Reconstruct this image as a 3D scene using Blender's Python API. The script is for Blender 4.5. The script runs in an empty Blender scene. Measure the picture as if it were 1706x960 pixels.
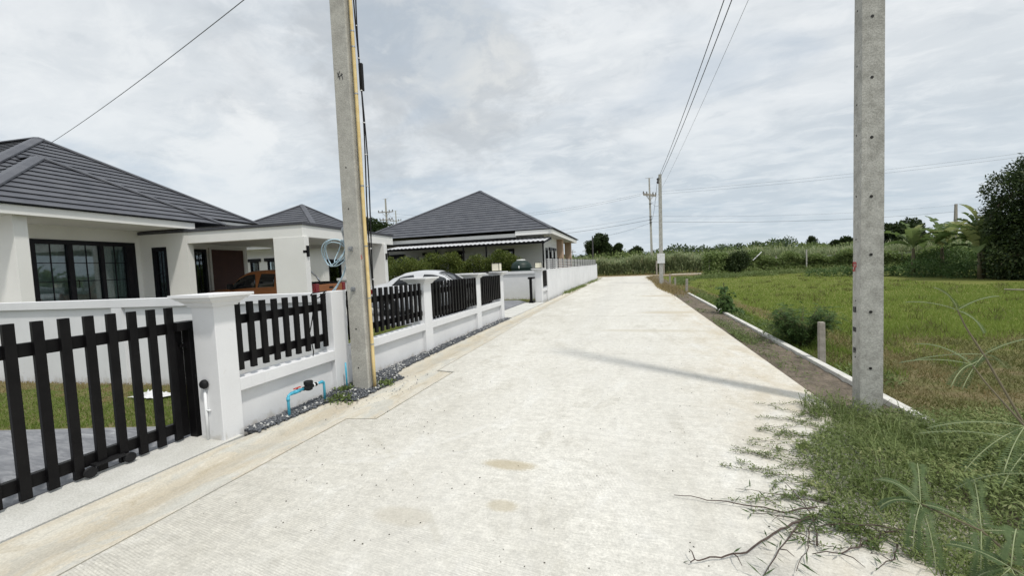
import bpy, math, random
import numpy as np
from mathutils import Vector, Matrix
R=math.radians
rng=np.random.default_rng(7); random.seed(7)
scn=bpy.context.scene; COL=scn.collection
def clampv(c): return (c[0],c[1],c[2],1.0)

# ------------------------------------------------------------------ node helper
class NT:
    def __init__(s,tree): s.t=tree; s.t.nodes.clear()
    def n(s,typ,ins=None,**props):
        nd=s.t.nodes.new(typ)
        for k,v in props.items(): setattr(nd,k,v)
        for k,v in (ins or {}).items():
            sock=nd.inputs[k]
            if isinstance(v,bpy.types.NodeSocket): s.t.links.new(v,sock)
            else:
                if sock.type=='RGBA' and not hasattr(v,'__len__'): v=(v,v,v,1)
                elif sock.type=='RGBA' and len(v)==3: v=(*v,1)
                sock.default_value=v
        return nd
    def m(s,op,a,b=0.0,c=None):
        ins={0:a,1:b}
        if c is not None: ins[2]=c
        return s.n('ShaderNodeMath',ins,operation=op).outputs[0]
    def noise(s,vec,scale,detail=5,rough=.55,dist=0.0):
        return s.n('ShaderNodeTexNoise',{'Vector':vec,'Scale':scale,'Detail':detail,'Roughness':rough,'Distortion':dist}).outputs['Fac']
    def ramp(s,f,lo,hi,a=0.0,b=1.0):
        return s.n('ShaderNodeMapRange',{'Value':f,'From Min':lo,'From Max':hi,'To Min':a,'To Max':b},clamp=True,interpolation_type='SMOOTHSTEP').outputs[0]
    def mix(s,f,a,b,mode='MIX'):
        nd=s.t.nodes.new('ShaderNodeMix'); nd.data_type='RGBA'; nd.blend_type=mode
        for i,v in ((0,f),(6,a),(7,b)):
            so=nd.inputs[i]
            if isinstance(v,bpy.types.NodeSocket): s.t.links.new(v,so)
            else: so.default_value=v if i==0 else clampv(v)
        return nd.outputs[2]
    def map(s,vec,scale=(1,1,1),loc=(0,0,0),rot=(0,0,0)):
        return s.n('ShaderNodeMapping',{'Vector':vec,'Scale':scale,'Location':loc,'Rotation':rot}).outputs[0]
    def bump(s,h,strength,dist=.01):
        return s.n('ShaderNodeBump',{'Height':h,'Strength':strength,'Distance':dist}).outputs[0]
    def out(s,col,rough=.7,metal=0.0,nrm=None,spec=.4,**extra):
        ins={'Base Color':col,'Roughness':rough,'Metallic':metal,'Specular IOR Level':spec}
        if nrm is not None: ins['Normal']=nrm
        ins.update(extra)
        p=s.n('ShaderNodeBsdfPrincipled',ins)
        o=s.n('ShaderNodeOutputMaterial',{'Surface':p.outputs[0]}); return p
def newmat(name):
    m=bpy.data.materials.new(name); m.use_nodes=True; return m,NT(m.node_tree)
def simple(name,c1,c2=None,scale=4,rough=.6,metal=0.0,bump=0.0,bscale=80,spec=.4,fine=0.0,dist=.004):
    m,t=newmat(name); co=t.n('ShaderNodeTexCoord').outputs['Object']
    col=clampv(c1)
    if c2 is not None:
        f=t.ramp(t.noise(co,scale,6,.6),.35,.68); col=t.mix(f,c1,c2)
    if fine: 
        g=t.ramp(t.noise(co,bscale*1.7,3,.7),.3,.7,1-fine,1+fine)
        col=t.mix(1.0,col if c2 is not None else c1,(1,1,1),'MULTIPLY') if False else t.n('ShaderNodeVectorMath',{0:col if c2 is not None else c1,1:t.n('ShaderNodeCombineXYZ',{0:g,1:g,2:g}).outputs[0]},operation='MULTIPLY').outputs[0]
    nrm=t.bump(t.noise(co,bscale,4,.6),bump,dist) if bump else None
    t.out(col,rough,metal,nrm,spec); return m
def foliage(name,c1,c2,c3,trans=.35,scale=.8,rough=.55):
    m,t=newmat(name); co=t.n('ShaderNodeTexCoord').outputs['Object']
    at=t.n('ShaderNodeAttribute',attribute_name='rnd').outputs['Fac']
    f=t.ramp(t.noise(co,scale,3),.35,.65)
    col=t.mix(t.ramp(at,.0,.75),c1,c2); col=t.mix(t.m('MULTIPLY',t.ramp(at,.7,1.0),.75),col,c3)
    col=t.mix(t.m('MULTIPLY',f,.45),col,c1)
    p=t.n('ShaderNodeBsdfPrincipled',{'Base Color':col,'Roughness':rough,'Specular IOR Level':.3})
    tr=t.n('ShaderNodeBsdfTranslucent',{'Color':col})
    mx=t.n('ShaderNodeMixShader',{0:trans,1:p.outputs[0],2:tr.outputs[0]})
    t.n('ShaderNodeOutputMaterial',{'Surface':mx.outputs[0]}); return m

# ------------------------------------------------------------------ mesh helpers
class MB:
    def __init__(s): s.v=[]; s.f=[]
    def add(s,vs,fs):
        o=len(s.v); s.v+= [tuple(map(float,p)) for p in vs]; s.f+=[tuple(i+o for i in f) for f in fs]; return s
    def box(s,x0,x1,y0,y1,z0,z1):
        x0,x1=sorted((x0,x1)); y0,y1=sorted((y0,y1)); z0,z1=sorted((z0,z1))
        return s.add([(x0,y0,z0),(x1,y0,z0),(x1,y1,z0),(x0,y1,z0),(x0,y0,z1),(x1,y0,z1),(x1,y1,z1),(x0,y1,z1)],
              [(0,3,2,1),(4,5,6,7),(0,1,5,4),(1,2,6,5),(2,3,7,6),(3,0,4,7)])
    def frustum(s,a,b,z0,z1): # a,b = (x0,x1,y0,y1)
        return s.add([(a[0],a[2],z0),(a[1],a[2],z0),(a[1],a[3],z0),(a[0],a[3],z0),(b[0],b[2],z1),(b[1],b[2],z1),(b[1],b[3],z1),(b[0],b[3],z1)],
              [(0,3,2,1),(4,5,6,7),(0,1,5,4),(1,2,6,5),(2,3,7,6),(3,0,4,7)])
    def prism(s,poly,z0,z1,axis='z'): # poly 2D list ccw, extrude along axis
        n=len(poly)
        def P(a,b,c): return {'z':(a,b,c),'x':(c,a,b),'y':(a,c,b)}[axis]
        vs=[P(a,b,z0) for a,b in poly]+[P(a,b,z1) for a,b in poly]
        fs=[tuple(range(n-1,-1,-1)),tuple(range(n,2*n))]+[(i,(i+1)%n,n+(i+1)%n,n+i) for i in range(n)]
        return s.add(vs,fs)
    def tube(s,pts,r,n=8,caps=True):
        pts=[Vector(p) for p in pts]; rs=r if hasattr(r,'__len__') else [r]*len(pts)
        rings=[]; up=Vector((0,0,1)); last=None
        for i,p in enumerate(pts):
            d=(pts[min(i+1,len(pts)-1)]-pts[max(i-1,0)]).normalized()
            if last is None:
                a=d.cross(up); 
                if a.length<.05: a=d.cross(Vector((1,0,0)))
            else: a=last-d*last.dot(d)
            if a.length<1e-6: a=d.orthogonal()
            a.normalize(); last=a; b=d.cross(a)
            rings.append([p+(a*math.cos(2*math.pi*k/n)+b*math.sin(2*math.pi*k/n))*rs[i] for k in range(n)])
        vs=[q for ring in rings for q in ring]; fs=[]
        for i in range(len(pts)-1):
            for k in range(n):
                fs.append((i*n+k,i*n+(k+1)%n,(i+1)*n+(k+1)%n,(i+1)*n+k))
        if caps: fs.append(tuple(range(n-1,-1,-1))); o=(len(pts)-1)*n; fs.append(tuple(range(o,o+n)))
        return s.add(vs,fs)
    def lathe(s,prof,n=20,c=(0,0,0),axis='z'):
        vs=[];fs=[]
        for r,z in prof:
            for k in range(n):
                a=2*math.pi*k/n; x,y=r*math.cos(a),r*math.sin(a)
                q={'z':(x,y,z),'x':(z,x,y),'y':(y,z,x)}[axis]
                vs.append((q[0]+c[0],q[1]+c[1],q[2]+c[2]))
        m=len(prof)
        for i in range(m-1):
            for k in range(n): fs.append((i*n+k,i*n+(k+1)%n,(i+1)*n+(k+1)%n,(i+1)*n+k))
        fs.append(tuple(range(n-1,-1,-1))); fs.append(tuple(range((m-1)*n,m*n)))
        return s.add(vs,fs)
    def quad(s,a,b,c,d): return s.add([a,b,c,d],[(0,1,2,3)])
    def slab(s,a,b,c,d,th): # quad thickened along its normal
        A,B,C,D=[Vector(p) for p in (a,b,c,d)]; nrm=(C-A).cross(D-B).normalized()*th
        return s.add([A,B,C,D,A-nrm,B-nrm,C-nrm,D-nrm],[(0,1,2,3),(7,6,5,4),(0,4,5,1),(1,5,6,2),(2,6,7,3),(3,7,4,0)])
def link(o,parent=None):
    COL.objects.link(o)
    if parent is not None: o.parent=parent
    return o
def tag(o,label=None,cat=None,group=None,kind=None):
    if label: o['label']=label
    if cat: o['category']=cat
    if group: o['group']=group
    if kind: o['kind']=kind
    return o
def thing(name,label,cat,loc=(0,0,0),rotz=0,group=None):
    """Empty at base; loc is given in the frame that is turned by rotz degrees about the camera foot"""
    o=bpy.data.objects.new(name,None); o.empty_display_size=.2; link(o)
    a=R(rotz); c,s=math.cos(a),math.sin(a)
    o.location=(loc[0]*c-loc[1]*s,loc[0]*s+loc[1]*c,loc[2]); o.rotation_euler=(0,0,a)
    o['_ox'],o['_oy'],o['_oz']=loc
    return tag(o,label,cat,group)
OFF={}
def mesh_obj(name,mb,mat,parent=None,off=(0,0,0),smooth=False,bevel=0.0,label=None):
    me=bpy.data.meshes.new(name)
    me.from_pydata([(x-off[0],y-off[1],z-off[2]) for x,y,z in mb.v],[],mb.f); me.update()
    if smooth:
        me.polygons.foreach_set('use_smooth',[True]*len(me.polygons))
    o=bpy.data.objects.new(name,me); link(o,parent)
    if mat is not None: me.materials.append(mat)
    if bevel:
        md=o.modifiers.new('edge','BEVEL'); md.width=bevel; md.segments=2; md.limit_method='ANGLE'; md.angle_limit=R(40)
    if label: o['label']=label
    return o
def base_of(t):
    r=t
    while r.parent is not None: r=r.parent
    return (r['_ox'],r['_oy'],r['_oz'])
def part(name,mb,mat,parent,smooth=False,bevel=0.0,label=None):
    return mesh_obj(name,mb,mat,parent,base_of(parent),smooth,bevel,label)
def single(name,mb,mat,label,cat,group=None,smooth=False,bevel=0.0,kind=None,origin=None):
    off=origin or (0,0,0)
    o=mesh_obj(name,mb,mat,None,off,smooth,bevel); o.location=off
    return tag(o,label,cat,group,kind)
def struct(name,mb,mat,bevel=0.0): return tag(mesh_obj(name,mb,mat,bevel=bevel),kind='structure')
def copy_tree(o,parent=None):
    c=o.copy(); COL.objects.link(c)
    if parent is not None: c.parent=parent
    for ch in list(o.children): copy_tree(ch,c)
    return c
def np_obj(name,V,F,mat,parent=None,rnd=None,off=(0,0,0)):
    V=np.asarray(V,float)-np.array(off); F=np.asarray(F,int); k=F.shape[1]
    me=bpy.data.meshes.new(name); me.vertices.add(len(V)); me.vertices.foreach_set('co',V.astype(np.float32).ravel())
    me.loops.add(F.size); me.loops.foreach_set('vertex_index',F.astype(np.int32).ravel())
    me.polygons.add(len(F)); me.polygons.foreach_set('loop_start',np.arange(0,F.size,k,dtype=np.int32))
    me.update(calc_edges=True)
    if rnd is not None:
        a=me.attributes.new('rnd','FLOAT','FACE'); a.data.foreach_set('value',np.asarray(rnd,np.float32))
    me.materials.append(mat); o=bpy.data.objects.new(name,me); link(o,parent); return o
def unit(v): return v/np.maximum(np.linalg.norm(v,axis=-1,keepdims=True),1e-9)
def diamonds(P,D,N,L,W):
    """leaf quads: base P, direction D, side vector from normal N"""
    D=unit(D); S=unit(np.cross(D,N)); L=np.asarray(L).reshape(-1,1)*np.ones((len(P),1)); W=np.asarray(W).reshape(-1,1)*np.ones((len(P),1))
    fold=unit(np.cross(S,D))*W*.18
    V=np.stack([P,P+D*L*.45+S*W*.5+fold,P+D*L,P+D*L*.45-S*W*.5+fold],1).reshape(-1,3)
    F=np.arange(len(P)*4).reshape(-1,4); return V,F
def cloud_points(blobs,n,shell=.45):
    b=np.array(blobs,float); vol=(b[:,3]*b[:,4]*b[:,5])**(2/3); k=rng.choice(len(b),n,p=vol/vol.sum())
    d=unit(rng.normal(size=(n,3))); r=rng.random(n)**shell*(1+rng.normal(size=n)*.07)
    return b[k,:3]+d*r[:,None]*b[k,3:6],d
def leaf_cloud(blobs,n,L,W,droop=.3,shell=.35):
    P,d=cloud_points(blobs,n,shell); D=unit(d*.7+rng.normal(size=(n,3))*.7+np.array([0,0,-droop])); N=unit(rng.normal(size=(n,3))*.7+np.array([0,0,1.]))
    s=rng.uniform(.6,1.25,n); V,F=diamonds(P,D,N,L*s,W*s)
    return V,F,rng.random(n)
def blades(P,h,w,lean,segs=1):
    """grass blades: tapered, leaning; returns tris (segs=1) or quads"""
    n=len(P); a=rng.random(n)*2*np.pi; S=np.stack([np.cos(a),np.sin(a),0*a],1)*np.asarray(w).reshape(-1,1)*.5
    b=rng.random(n)*2*np.pi; Ld=np.stack([np.cos(b),np.sin(b),0*b],1)
    h=np.asarray(h).reshape(-1,1)*np.ones((n,1)); ln=np.asarray(lean).reshape(-1,1)*np.ones((n,1))
    if segs==1:
        T=P+Ld*ln*h; T[:,2]+=(h*np.sqrt(np.maximum(1-ln**2*.6,.1)))[:,0]
        V=np.stack([P-S,P+S,T],1).reshape(-1,3); return V,np.arange(n*3).reshape(-1,3),rng.random(n)
    M=P+Ld*ln*h*.35; M[:,2]+=h[:,0]*.62; T=P+Ld*ln*h*1.1; T[:,2]+=(h*(1-ln*.35))[:,0]
    V=np.stack([P-S,P+S,M+S*.8,M-S*.8,T+S*.12,T-S*.12],1).reshape(-1,3)
    i=np.arange(n)[:,None]*6; F=np.concatenate([i+np.array([[0,1,2,3]]),i+np.array([[3,2,4,5]])],1).reshape(-1,4)
    return V,F,np.repeat(rng.random(n),2)
# ------------------------------------------------------------------ camera, sky, sun
cam=bpy.data.cameras.new('camera'); co_=bpy.data.objects.new('camera',cam); COL.objects.link(co_); scn.camera=co_
f_px=672.0; cam.sensor_width=36.0; cam.lens=f_px/1706*36; cam.clip_start=.05; cam.clip_end=3000
def _n(v): return v/np.linalg.norm(v)
Yc=_n(np.array([1062-853,434.5-480,f_px])); Dc=_n(np.array([527,12500,f_px])); Dc=_n(Dc-Yc*(Dc@Yc)); Zc=-Dc; Xc=np.cross(Yc,Zc)
Mw=np.array([Xc,Yc,Zc])
mw=Matrix(((Mw[0,0],-Mw[0,1],-Mw[0,2],0),(Mw[1,0],-Mw[1,1],-Mw[1,2],0),(Mw[2,0],-Mw[2,1],-Mw[2,2],1.6),(0,0,0,1)))
co_.matrix_world=mw
SUN=Vector((.827,-.563,0)).normalized(); EL=R(61); SUNV=Vector((SUN.x*math.cos(EL),SUN.y*math.cos(EL),math.sin(EL)))
sun=bpy.data.lights.new('sun','SUN'); sun.energy=2.6; sun.angle=R(4.0); sun.color=(1,.955,.88)
so=bpy.data.objects.new('sun',sun); COL.objects.link(so); so.rotation_euler=SUNV.to_track_quat('Z','Y').to_euler()
w=bpy.data.worlds.new('World'); scn.world=w; w.use_nodes=True; t=NT(w.node_tree)
dirv=t.n('ShaderNodeTexCoord').outputs['Generated']
sky=t.n('ShaderNodeTexSky',sky_type='NISHITA',sun_disc=False,sun_elevation=EL,sun_rotation=math.atan2(SUN.x,SUN.y),air_density=1.0,dust_density=1.5,ozone_density=1.0)
sp=t.n('ShaderNodeSeparateXYZ',{0:dirv})
zz=t.m('ADD',t.m('MAXIMUM',sp.outputs[2],0.0),.16)
pv=t.n('ShaderNodeCombineXYZ',{0:t.m('DIVIDE',sp.outputs[0],zz),1:t.m('DIVIDE',sp.outputs[1],zz),2:0.0}).outputs[0]
big=t.noise(t.map(pv,(.50,.62,1),(3.3,1.4,0),(0,0,.5)),1.0,8,.55,.3)
mid=t.noise(t.map(pv,(1.0,1.35,1),(1.7,4.1,.4),(0,0,.35)),1.5,9,.60,.45)
puff=t.noise(t.map(pv,(1.3,1.9,1),(8.3,2.2,.9),(0,0,.3)),3.2,9,.62,.5)
fine=t.noise(t.map(pv,(.8,1.1,1),(6.3,7.2,.2),(0,0,.45)),1.3,7,.55,.4)
blob=t.noise(t.map(dirv,(1,1,1.7),(5.1,2.2,.7)),3.0,8,.55,.25)
cl=t.mix(t.ramp(big,.36,.60),(.565,.62,.675),(.70,.74,.775))
cl=t.mix(t.m('MULTIPLY',t.ramp(mid,.42,.64),.75),cl,(.80,.83,.855))
cl=t.mix(t.m('MULTIPLY',t.ramp(puff,.46,.66),.50),cl,(.86,.885,.90))
cl=t.mix(t.m('MULTIPLY',t.ramp(puff,.30,.46,1,0),.45),cl,(.565,.615,.665))
cl=t.mix(t.m('MULTIPLY',t.ramp(blob,.54,.72),.50),cl,(.47,.505,.545))
# a heavier grey cloud with a bright rim, up ahead left of the road
def lobe(d,w_):
    dd=_n(np.array(d)); dt=t.n('ShaderNodeVectorMath',{0:dirv,1:tuple(dd)},operation='DOT_PRODUCT').outputs['Value']
    return dt
wob=t.noise(t.map(dirv,(1,1,1.6)),7.0,9,.62,.35)
g1=t.ramp(t.m('ADD',lobe((-.52,1.0,.56),0),t.m('MULTIPLY',t.m('SUBTRACT',wob,.5),.13)),.962,.993)
cl=t.mix(t.m('MULTIPLY',g1,.50),cl,(.44,.47,.50))
g2=t.ramp(t.m('ADD',lobe((-.43,1.0,.66),0),t.m('MULTIPLY',t.m('SUBTRACT',wob,.5),.10)),.985,1.0)
cl=t.mix(t.m('MULTIPLY',g2,.7),cl,(.74,.76,.76))
g3=t.ramp(t.m('ADD',lobe((-1.27,1.0,.36),0),t.m('MULTIPLY',t.m('SUBTRACT',wob,.5),.03)),.992,.998)
cl=t.mix(t.m('MULTIPLY',g3,.9),cl,(.86,.88,.89))
skc=t.n('ShaderNodeVectorMath',{0:sky.outputs[0],3:.10},operation='SCALE').outputs[0]
hz=t.ramp(sp.outputs[2],.02,.40)
gap=t.m('MULTIPLY',t.ramp(fine,.34,.52,1,0),.75)
low=t.mix(.55,(.55,.655,.735),cl)
cl=t.mix(hz,low,cl)
cl=t.mix(t.m('MULTIPLY',gap,.5),cl,t.mix(.35,(.49,.60,.71),skc))
sd=t.n('ShaderNodeVectorMath',{0:dirv,1:tuple(SUNV)},operation='DOT_PRODUCT').outputs['Value']
glow=t.m('ADD',1.0,t.m('MULTIPLY',t.m('POWER',t.m('MAXIMUM',sd,0.0),3.0),.35))
cl=t.n('ShaderNodeVectorMath',{0:cl,3:glow},operation='SCALE').outputs[0]
bg=t.n('ShaderNodeBackground',{'Color':cl,'Strength':1.04}); t.n('ShaderNodeOutputWorld',{'Surface':bg.outputs[0]})
vs_=scn.view_settings; vs_.view_transform='Standard'; vs_.look='None'; vs_.exposure=0; vs_.gamma=1; vs_.use_curve_mapping=False

# ------------------------------------------------------------------ materials
MT={}
MT['fence_white']=simple('fence_paint',(.715,.72,.735),(.655,.66,.675),1.3,.7,bump=.12,bscale=130,fine=.03)
def plaster(name,c1,c2,dirt):
    m,t=newmat(name); co=t.n('ShaderNodeTexCoord').outputs['Object']; sp=t.n('ShaderNodeSeparateXYZ',{0:co})
    col=t.mix(t.ramp(t.noise(co,1.1,6,.6),.35,.68),c1,c2)
    sc0=t.noise(t.map(co,(1,1,1),(7,2,5)),1.6,5,.6); st=t.noise(t.map(co,(4,4,.6)),1.7,8,.7,.5); col=t.mix(t.m('MULTIPLY',t.m('MULTIPLY',t.ramp(st,.57,.74),t.ramp(sc0,.50,.66)),.45),col,tuple(c*.76 for c in c2))
    sc=t.noise(t.map(co,(1,1,1),(3,1,2)),9,7,.7,.5); col=t.mix(t.m('MULTIPLY',t.ramp(sc,.62,.74),.30),col,dirt)
    sp_=t.m('ADD',sp.outputs[2],t.m('MULTIPLY',t.m('SUBTRACT',sc,.5),.28)); spl=t.m('MULTIPLY',t.ramp(sp_,.0,.10,1,0),t.ramp(st,.40,.60))
    col=t.mix(t.m('MULTIPLY',spl,.6),col,dirt)
    f=t.noise(co,150,4,.7); f2=t.noise(co,22,5,.6)
    col=t.n('ShaderNodeVectorMath',{0:col,3:t.ramp(f,.25,.75,.965,1.03)},operation='SCALE').outputs[0]
    t.out(col,.75,nrm=t.bump(t.m('ADD',f,t.m('MULTIPLY',f2,1.5)),.16,.004),spec=.3); return m
MT['fence_white']=plaster('fence_paint',(.725,.73,.742),(.665,.67,.682),(.42,.39,.33))
MT['house_white']=simple('house_paint',(.75,.745,.72),(.71,.705,.68),.8,.75,bump=.12,bscale=110,fine=.03)
MT['tile']=simple('roof_tile',(.074,.078,.092),(.100,.104,.118),1.6,.5,bump=.06,bscale=120,fine=.05,spec=.3)
MT['flash']=simple('dark_flashing',(.05,.052,.062),(.065,.066,.075),2,.45,fine=.05)
MT['black']=simple('black_metal',(.0045,.0042,.0048),(.0075,.007,.0075),6,.42,bump=.03,bscale=200,fine=.15,spec=.16)
MT['frame']=simple('dark_frame',(.007,.007,.010),(.011,.010,.013),5,.4,spec=.2)
MT['pole']=simple('pole_concrete',(.44,.43,.39),(.34,.33,.30),6,.88,bump=.5,bscale=55,fine=.22,dist=.007)
MT['pole_pale']=simple('pole_concrete_pale',(.43,.425,.395),(.31,.305,.28),9,.88,bump=.5,bscale=48,fine=.20,dist=.007)
MT['curb']=simple('kerb_concrete',(.62,.61,.57),(.48,.47,.43),6,.85,bump=.25,bscale=70,fine=.1)
MT['post']=simple('old_concrete_post',(.36,.33,.29),(.24,.22,.19),9,.9,bump=.3,bscale=80,fine=.15)
MT['hole']=simple('bolt_hole',(.012,.011,.010))
MT['conduit']=simple('yellow_conduit',(.64,.48,.21),(.72,.57,.29),8,.45,fine=.05)
MT['bluepipe']=simple('blue_pvc',(.05,.33,.48),(.08,.40,.55),6,.35,fine=.05)
MT['bluehose']=simple('blue_hose',(.34,.47,.55),(.42,.55,.62),14,.35)
MT['rubber']=simple('black_rubber',(.009,.009,.010),(.016,.016,.017),9,.6,spec=.2)
MT['steel']=simple('galvanised',(.42,.43,.44),(.30,.31,.32),12,.45,metal=.7)
MT['chrome']=simple('chrome_bar',(.72,.73,.74),(.6,.6,.62),5,.18,metal=.9)
MT['redpaint']=simple('red_marking',(.40,.045,.04)); MT['blackpaint']=simple('black_marking',(.03,.03,.032))
MT['redplastic']=simple('red_handle',(.45,.03,.02),(.38,.03,.02),8,.4)
MT['whitepvc']=simple('white_pvc',(.76,.77,.78),(.70,.71,.72),8,.4)
MT['wine']=simple('garage_door_brown',(.050,.016,.012),(.062,.02,.014),3,.5,fine=.1)
MT['curtain']=simple('curtain_cloth',(.62,.68,.65),(.52,.58,.55),5,.9)
MT['soffit']=simple('soffit_board',(.66,.65,.62),(.62,.61,.58),2,.8)
MT['orange']=simple('copper_car_paint',(.30,.115,.040),(.27,.10,.035),2,.3,metal=.25,spec=.5)
MT['silver']=simple('white_car_paint',(.52,.53,.55),(.50,.51,.53),2,.2,spec=.6)
MT['carglass']=simple('tinted_glass',(.006,.007,.009),rough=.06,spec=.6)
MT['taillight']=simple('tail_lamp',(.20,.008,.012),(.12,.006,.010),20,.15,spec=.6)
MT['cream']=simple('lamp_diffuser',(.78,.74,.60),(.74,.70,.56),8,.5)
MT['tank']=simple('green_tank',(.004,.018,.013),(.006,.024,.018),5,.5)
MT['brick']=None
MT['awning']=simple('white_sheet',(.58,.59,.61),(.50,.51,.53),3,.4,fine=.05)
MT['ac']=simple('ac_unit',(.55,.55,.53))
MT['stone']=simple('slate_chip',(.14,.15,.165),(.07,.075,.085),40,.75,fine=.3)
MT['stone_pale']=simple('pale_chip',(.55,.55,.53),(.42,.42,.41),40,.75)
MT['bark']=simple('bark',(.12,.095,.07),(.07,.055,.04),8,.9,bump=.5,bscale=30,dist=.02)
MT['twig']=simple('dry_twig',(.085,.060,.050),(.055,.038,.034),25,.8)
MT['wire']=simple('wire',(.055,.058,.064)); MT['wire_thin']=simple('wire_pale',(.15,.16,.17))
MT['insul']=simple('insulator',(.05,.045,.045),(.09,.08,.08),9,.3)
MT['foil']=simple('white_sheet_scrap',(.72,.73,.74),(.6,.6,.6),9,.5)
MT['stemgreen']=simple('green_stem',(.10,.085,.05),(.13,.11,.06),20,.7)
def glass_mat():
    m,t=newmat('window_glass'); fr=t.n('ShaderNodeFresnel',{'IOR':1.5}).outputs[0]
    g=t.n('ShaderNodeBsdfGlossy',{'Color':(.9,.95,1,1),'Roughness':.02}); tr=t.n('ShaderNodeBsdfTransparent',{'Color':(.66,.71,.70,1)})
    mx=t.n('ShaderNodeMixShader',{0:t.m('ADD',t.m('MULTIPLY',fr,.9),.05),1:tr.outputs[0],2:g.outputs[0]}); t.n('ShaderNodeOutputMaterial',{'Surface':mx.outputs[0]}); return m
MT['glass']=glass_mat()
def brick_mat():
    m,t=newmat('sandstone_brick'); co=t.n('ShaderNodeTexCoord').outputs['Object']
    b=t.n('ShaderNodeTexBrick',{'Vector':t.map(co,rot=(R(90),0,0)),'Color1':(.47,.31,.20,1),'Color2':(.40,.27,.18,1),'Mortar':(.55,.48,.40,1),'Scale':4.0,'Mortar Size':.02})
    t.out(b.outputs[0],.85); return m
MT['brick']=brick_mat()
MT['leaf_tree']=foliage('tree_leaves',(.022,.040,.012),(.040,.065,.018),(.075,.10,.03))
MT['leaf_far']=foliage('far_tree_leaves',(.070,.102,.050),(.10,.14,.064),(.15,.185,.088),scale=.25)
MT['leaf_dark']=foliage('dark_tree_leaves',(.022,.040,.013),(.042,.066,.021),(.12,.15,.052),trans=.25)  # last tone paints lit highlights onto random leaves
MT['leaf_hedge']=foliage('hedge_leaves',(.075,.11,.022),(.14,.175,.036),(.26,.27,.075))
MT['leaf_vine']=foliage('vine_leaves',(.125,.18,.052),(.22,.29,.10),(.36,.40,.18))
MT['leaf_banana']=foliage('banana_leaves',(.09,.14,.045),(.16,.22,.075),(.52,.52,.24),trans=.45)
MT['cane']=foliage('cane_leaves',(.19,.235,.115),(.29,.34,.18),(.50,.47,.30),scale=.3,trans=.45)
MT['scrub']=foliage('scrub_leaves',(.125,.175,.06),(.20,.25,.085),(.29,.32,.13),scale=.3)
MT['rice']=foliage('field_grass',(.185,.255,.050),(.25,.315,.066),(.34,.36,.10),scale=.35,trans=.42)
MT['rough']=foliage('rough_grass',(.115,.130,.036),(.18,.165,.065),(.33,.27,.145),scale=.7)
MT['lawn']=foliage('lawn_grass',(.14,.20,.036),(.195,.25,.055),(.30,.28,.11),scale=.9)
MT['dry']=foliage('dry_grass',(.26,.20,.09),(.34,.27,.13),(.16,.15,.06),scale=2)
MT['weed']=foliage('weed_leaves',(.105,.148,.044),(.20,.25,.085),(.38,.38,.18),scale=1.6,trans=.28)
MT['frond']=foliage('frond_leaflets',(.060,.098,.036),(.10,.145,.058),(.16,.20,.09),scale=3,trans=.3)
MT['shrub']=foliage('shrub_leaves',(.060,.115,.034),(.10,.165,.05),(.16,.22,.085),scale=2)

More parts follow.
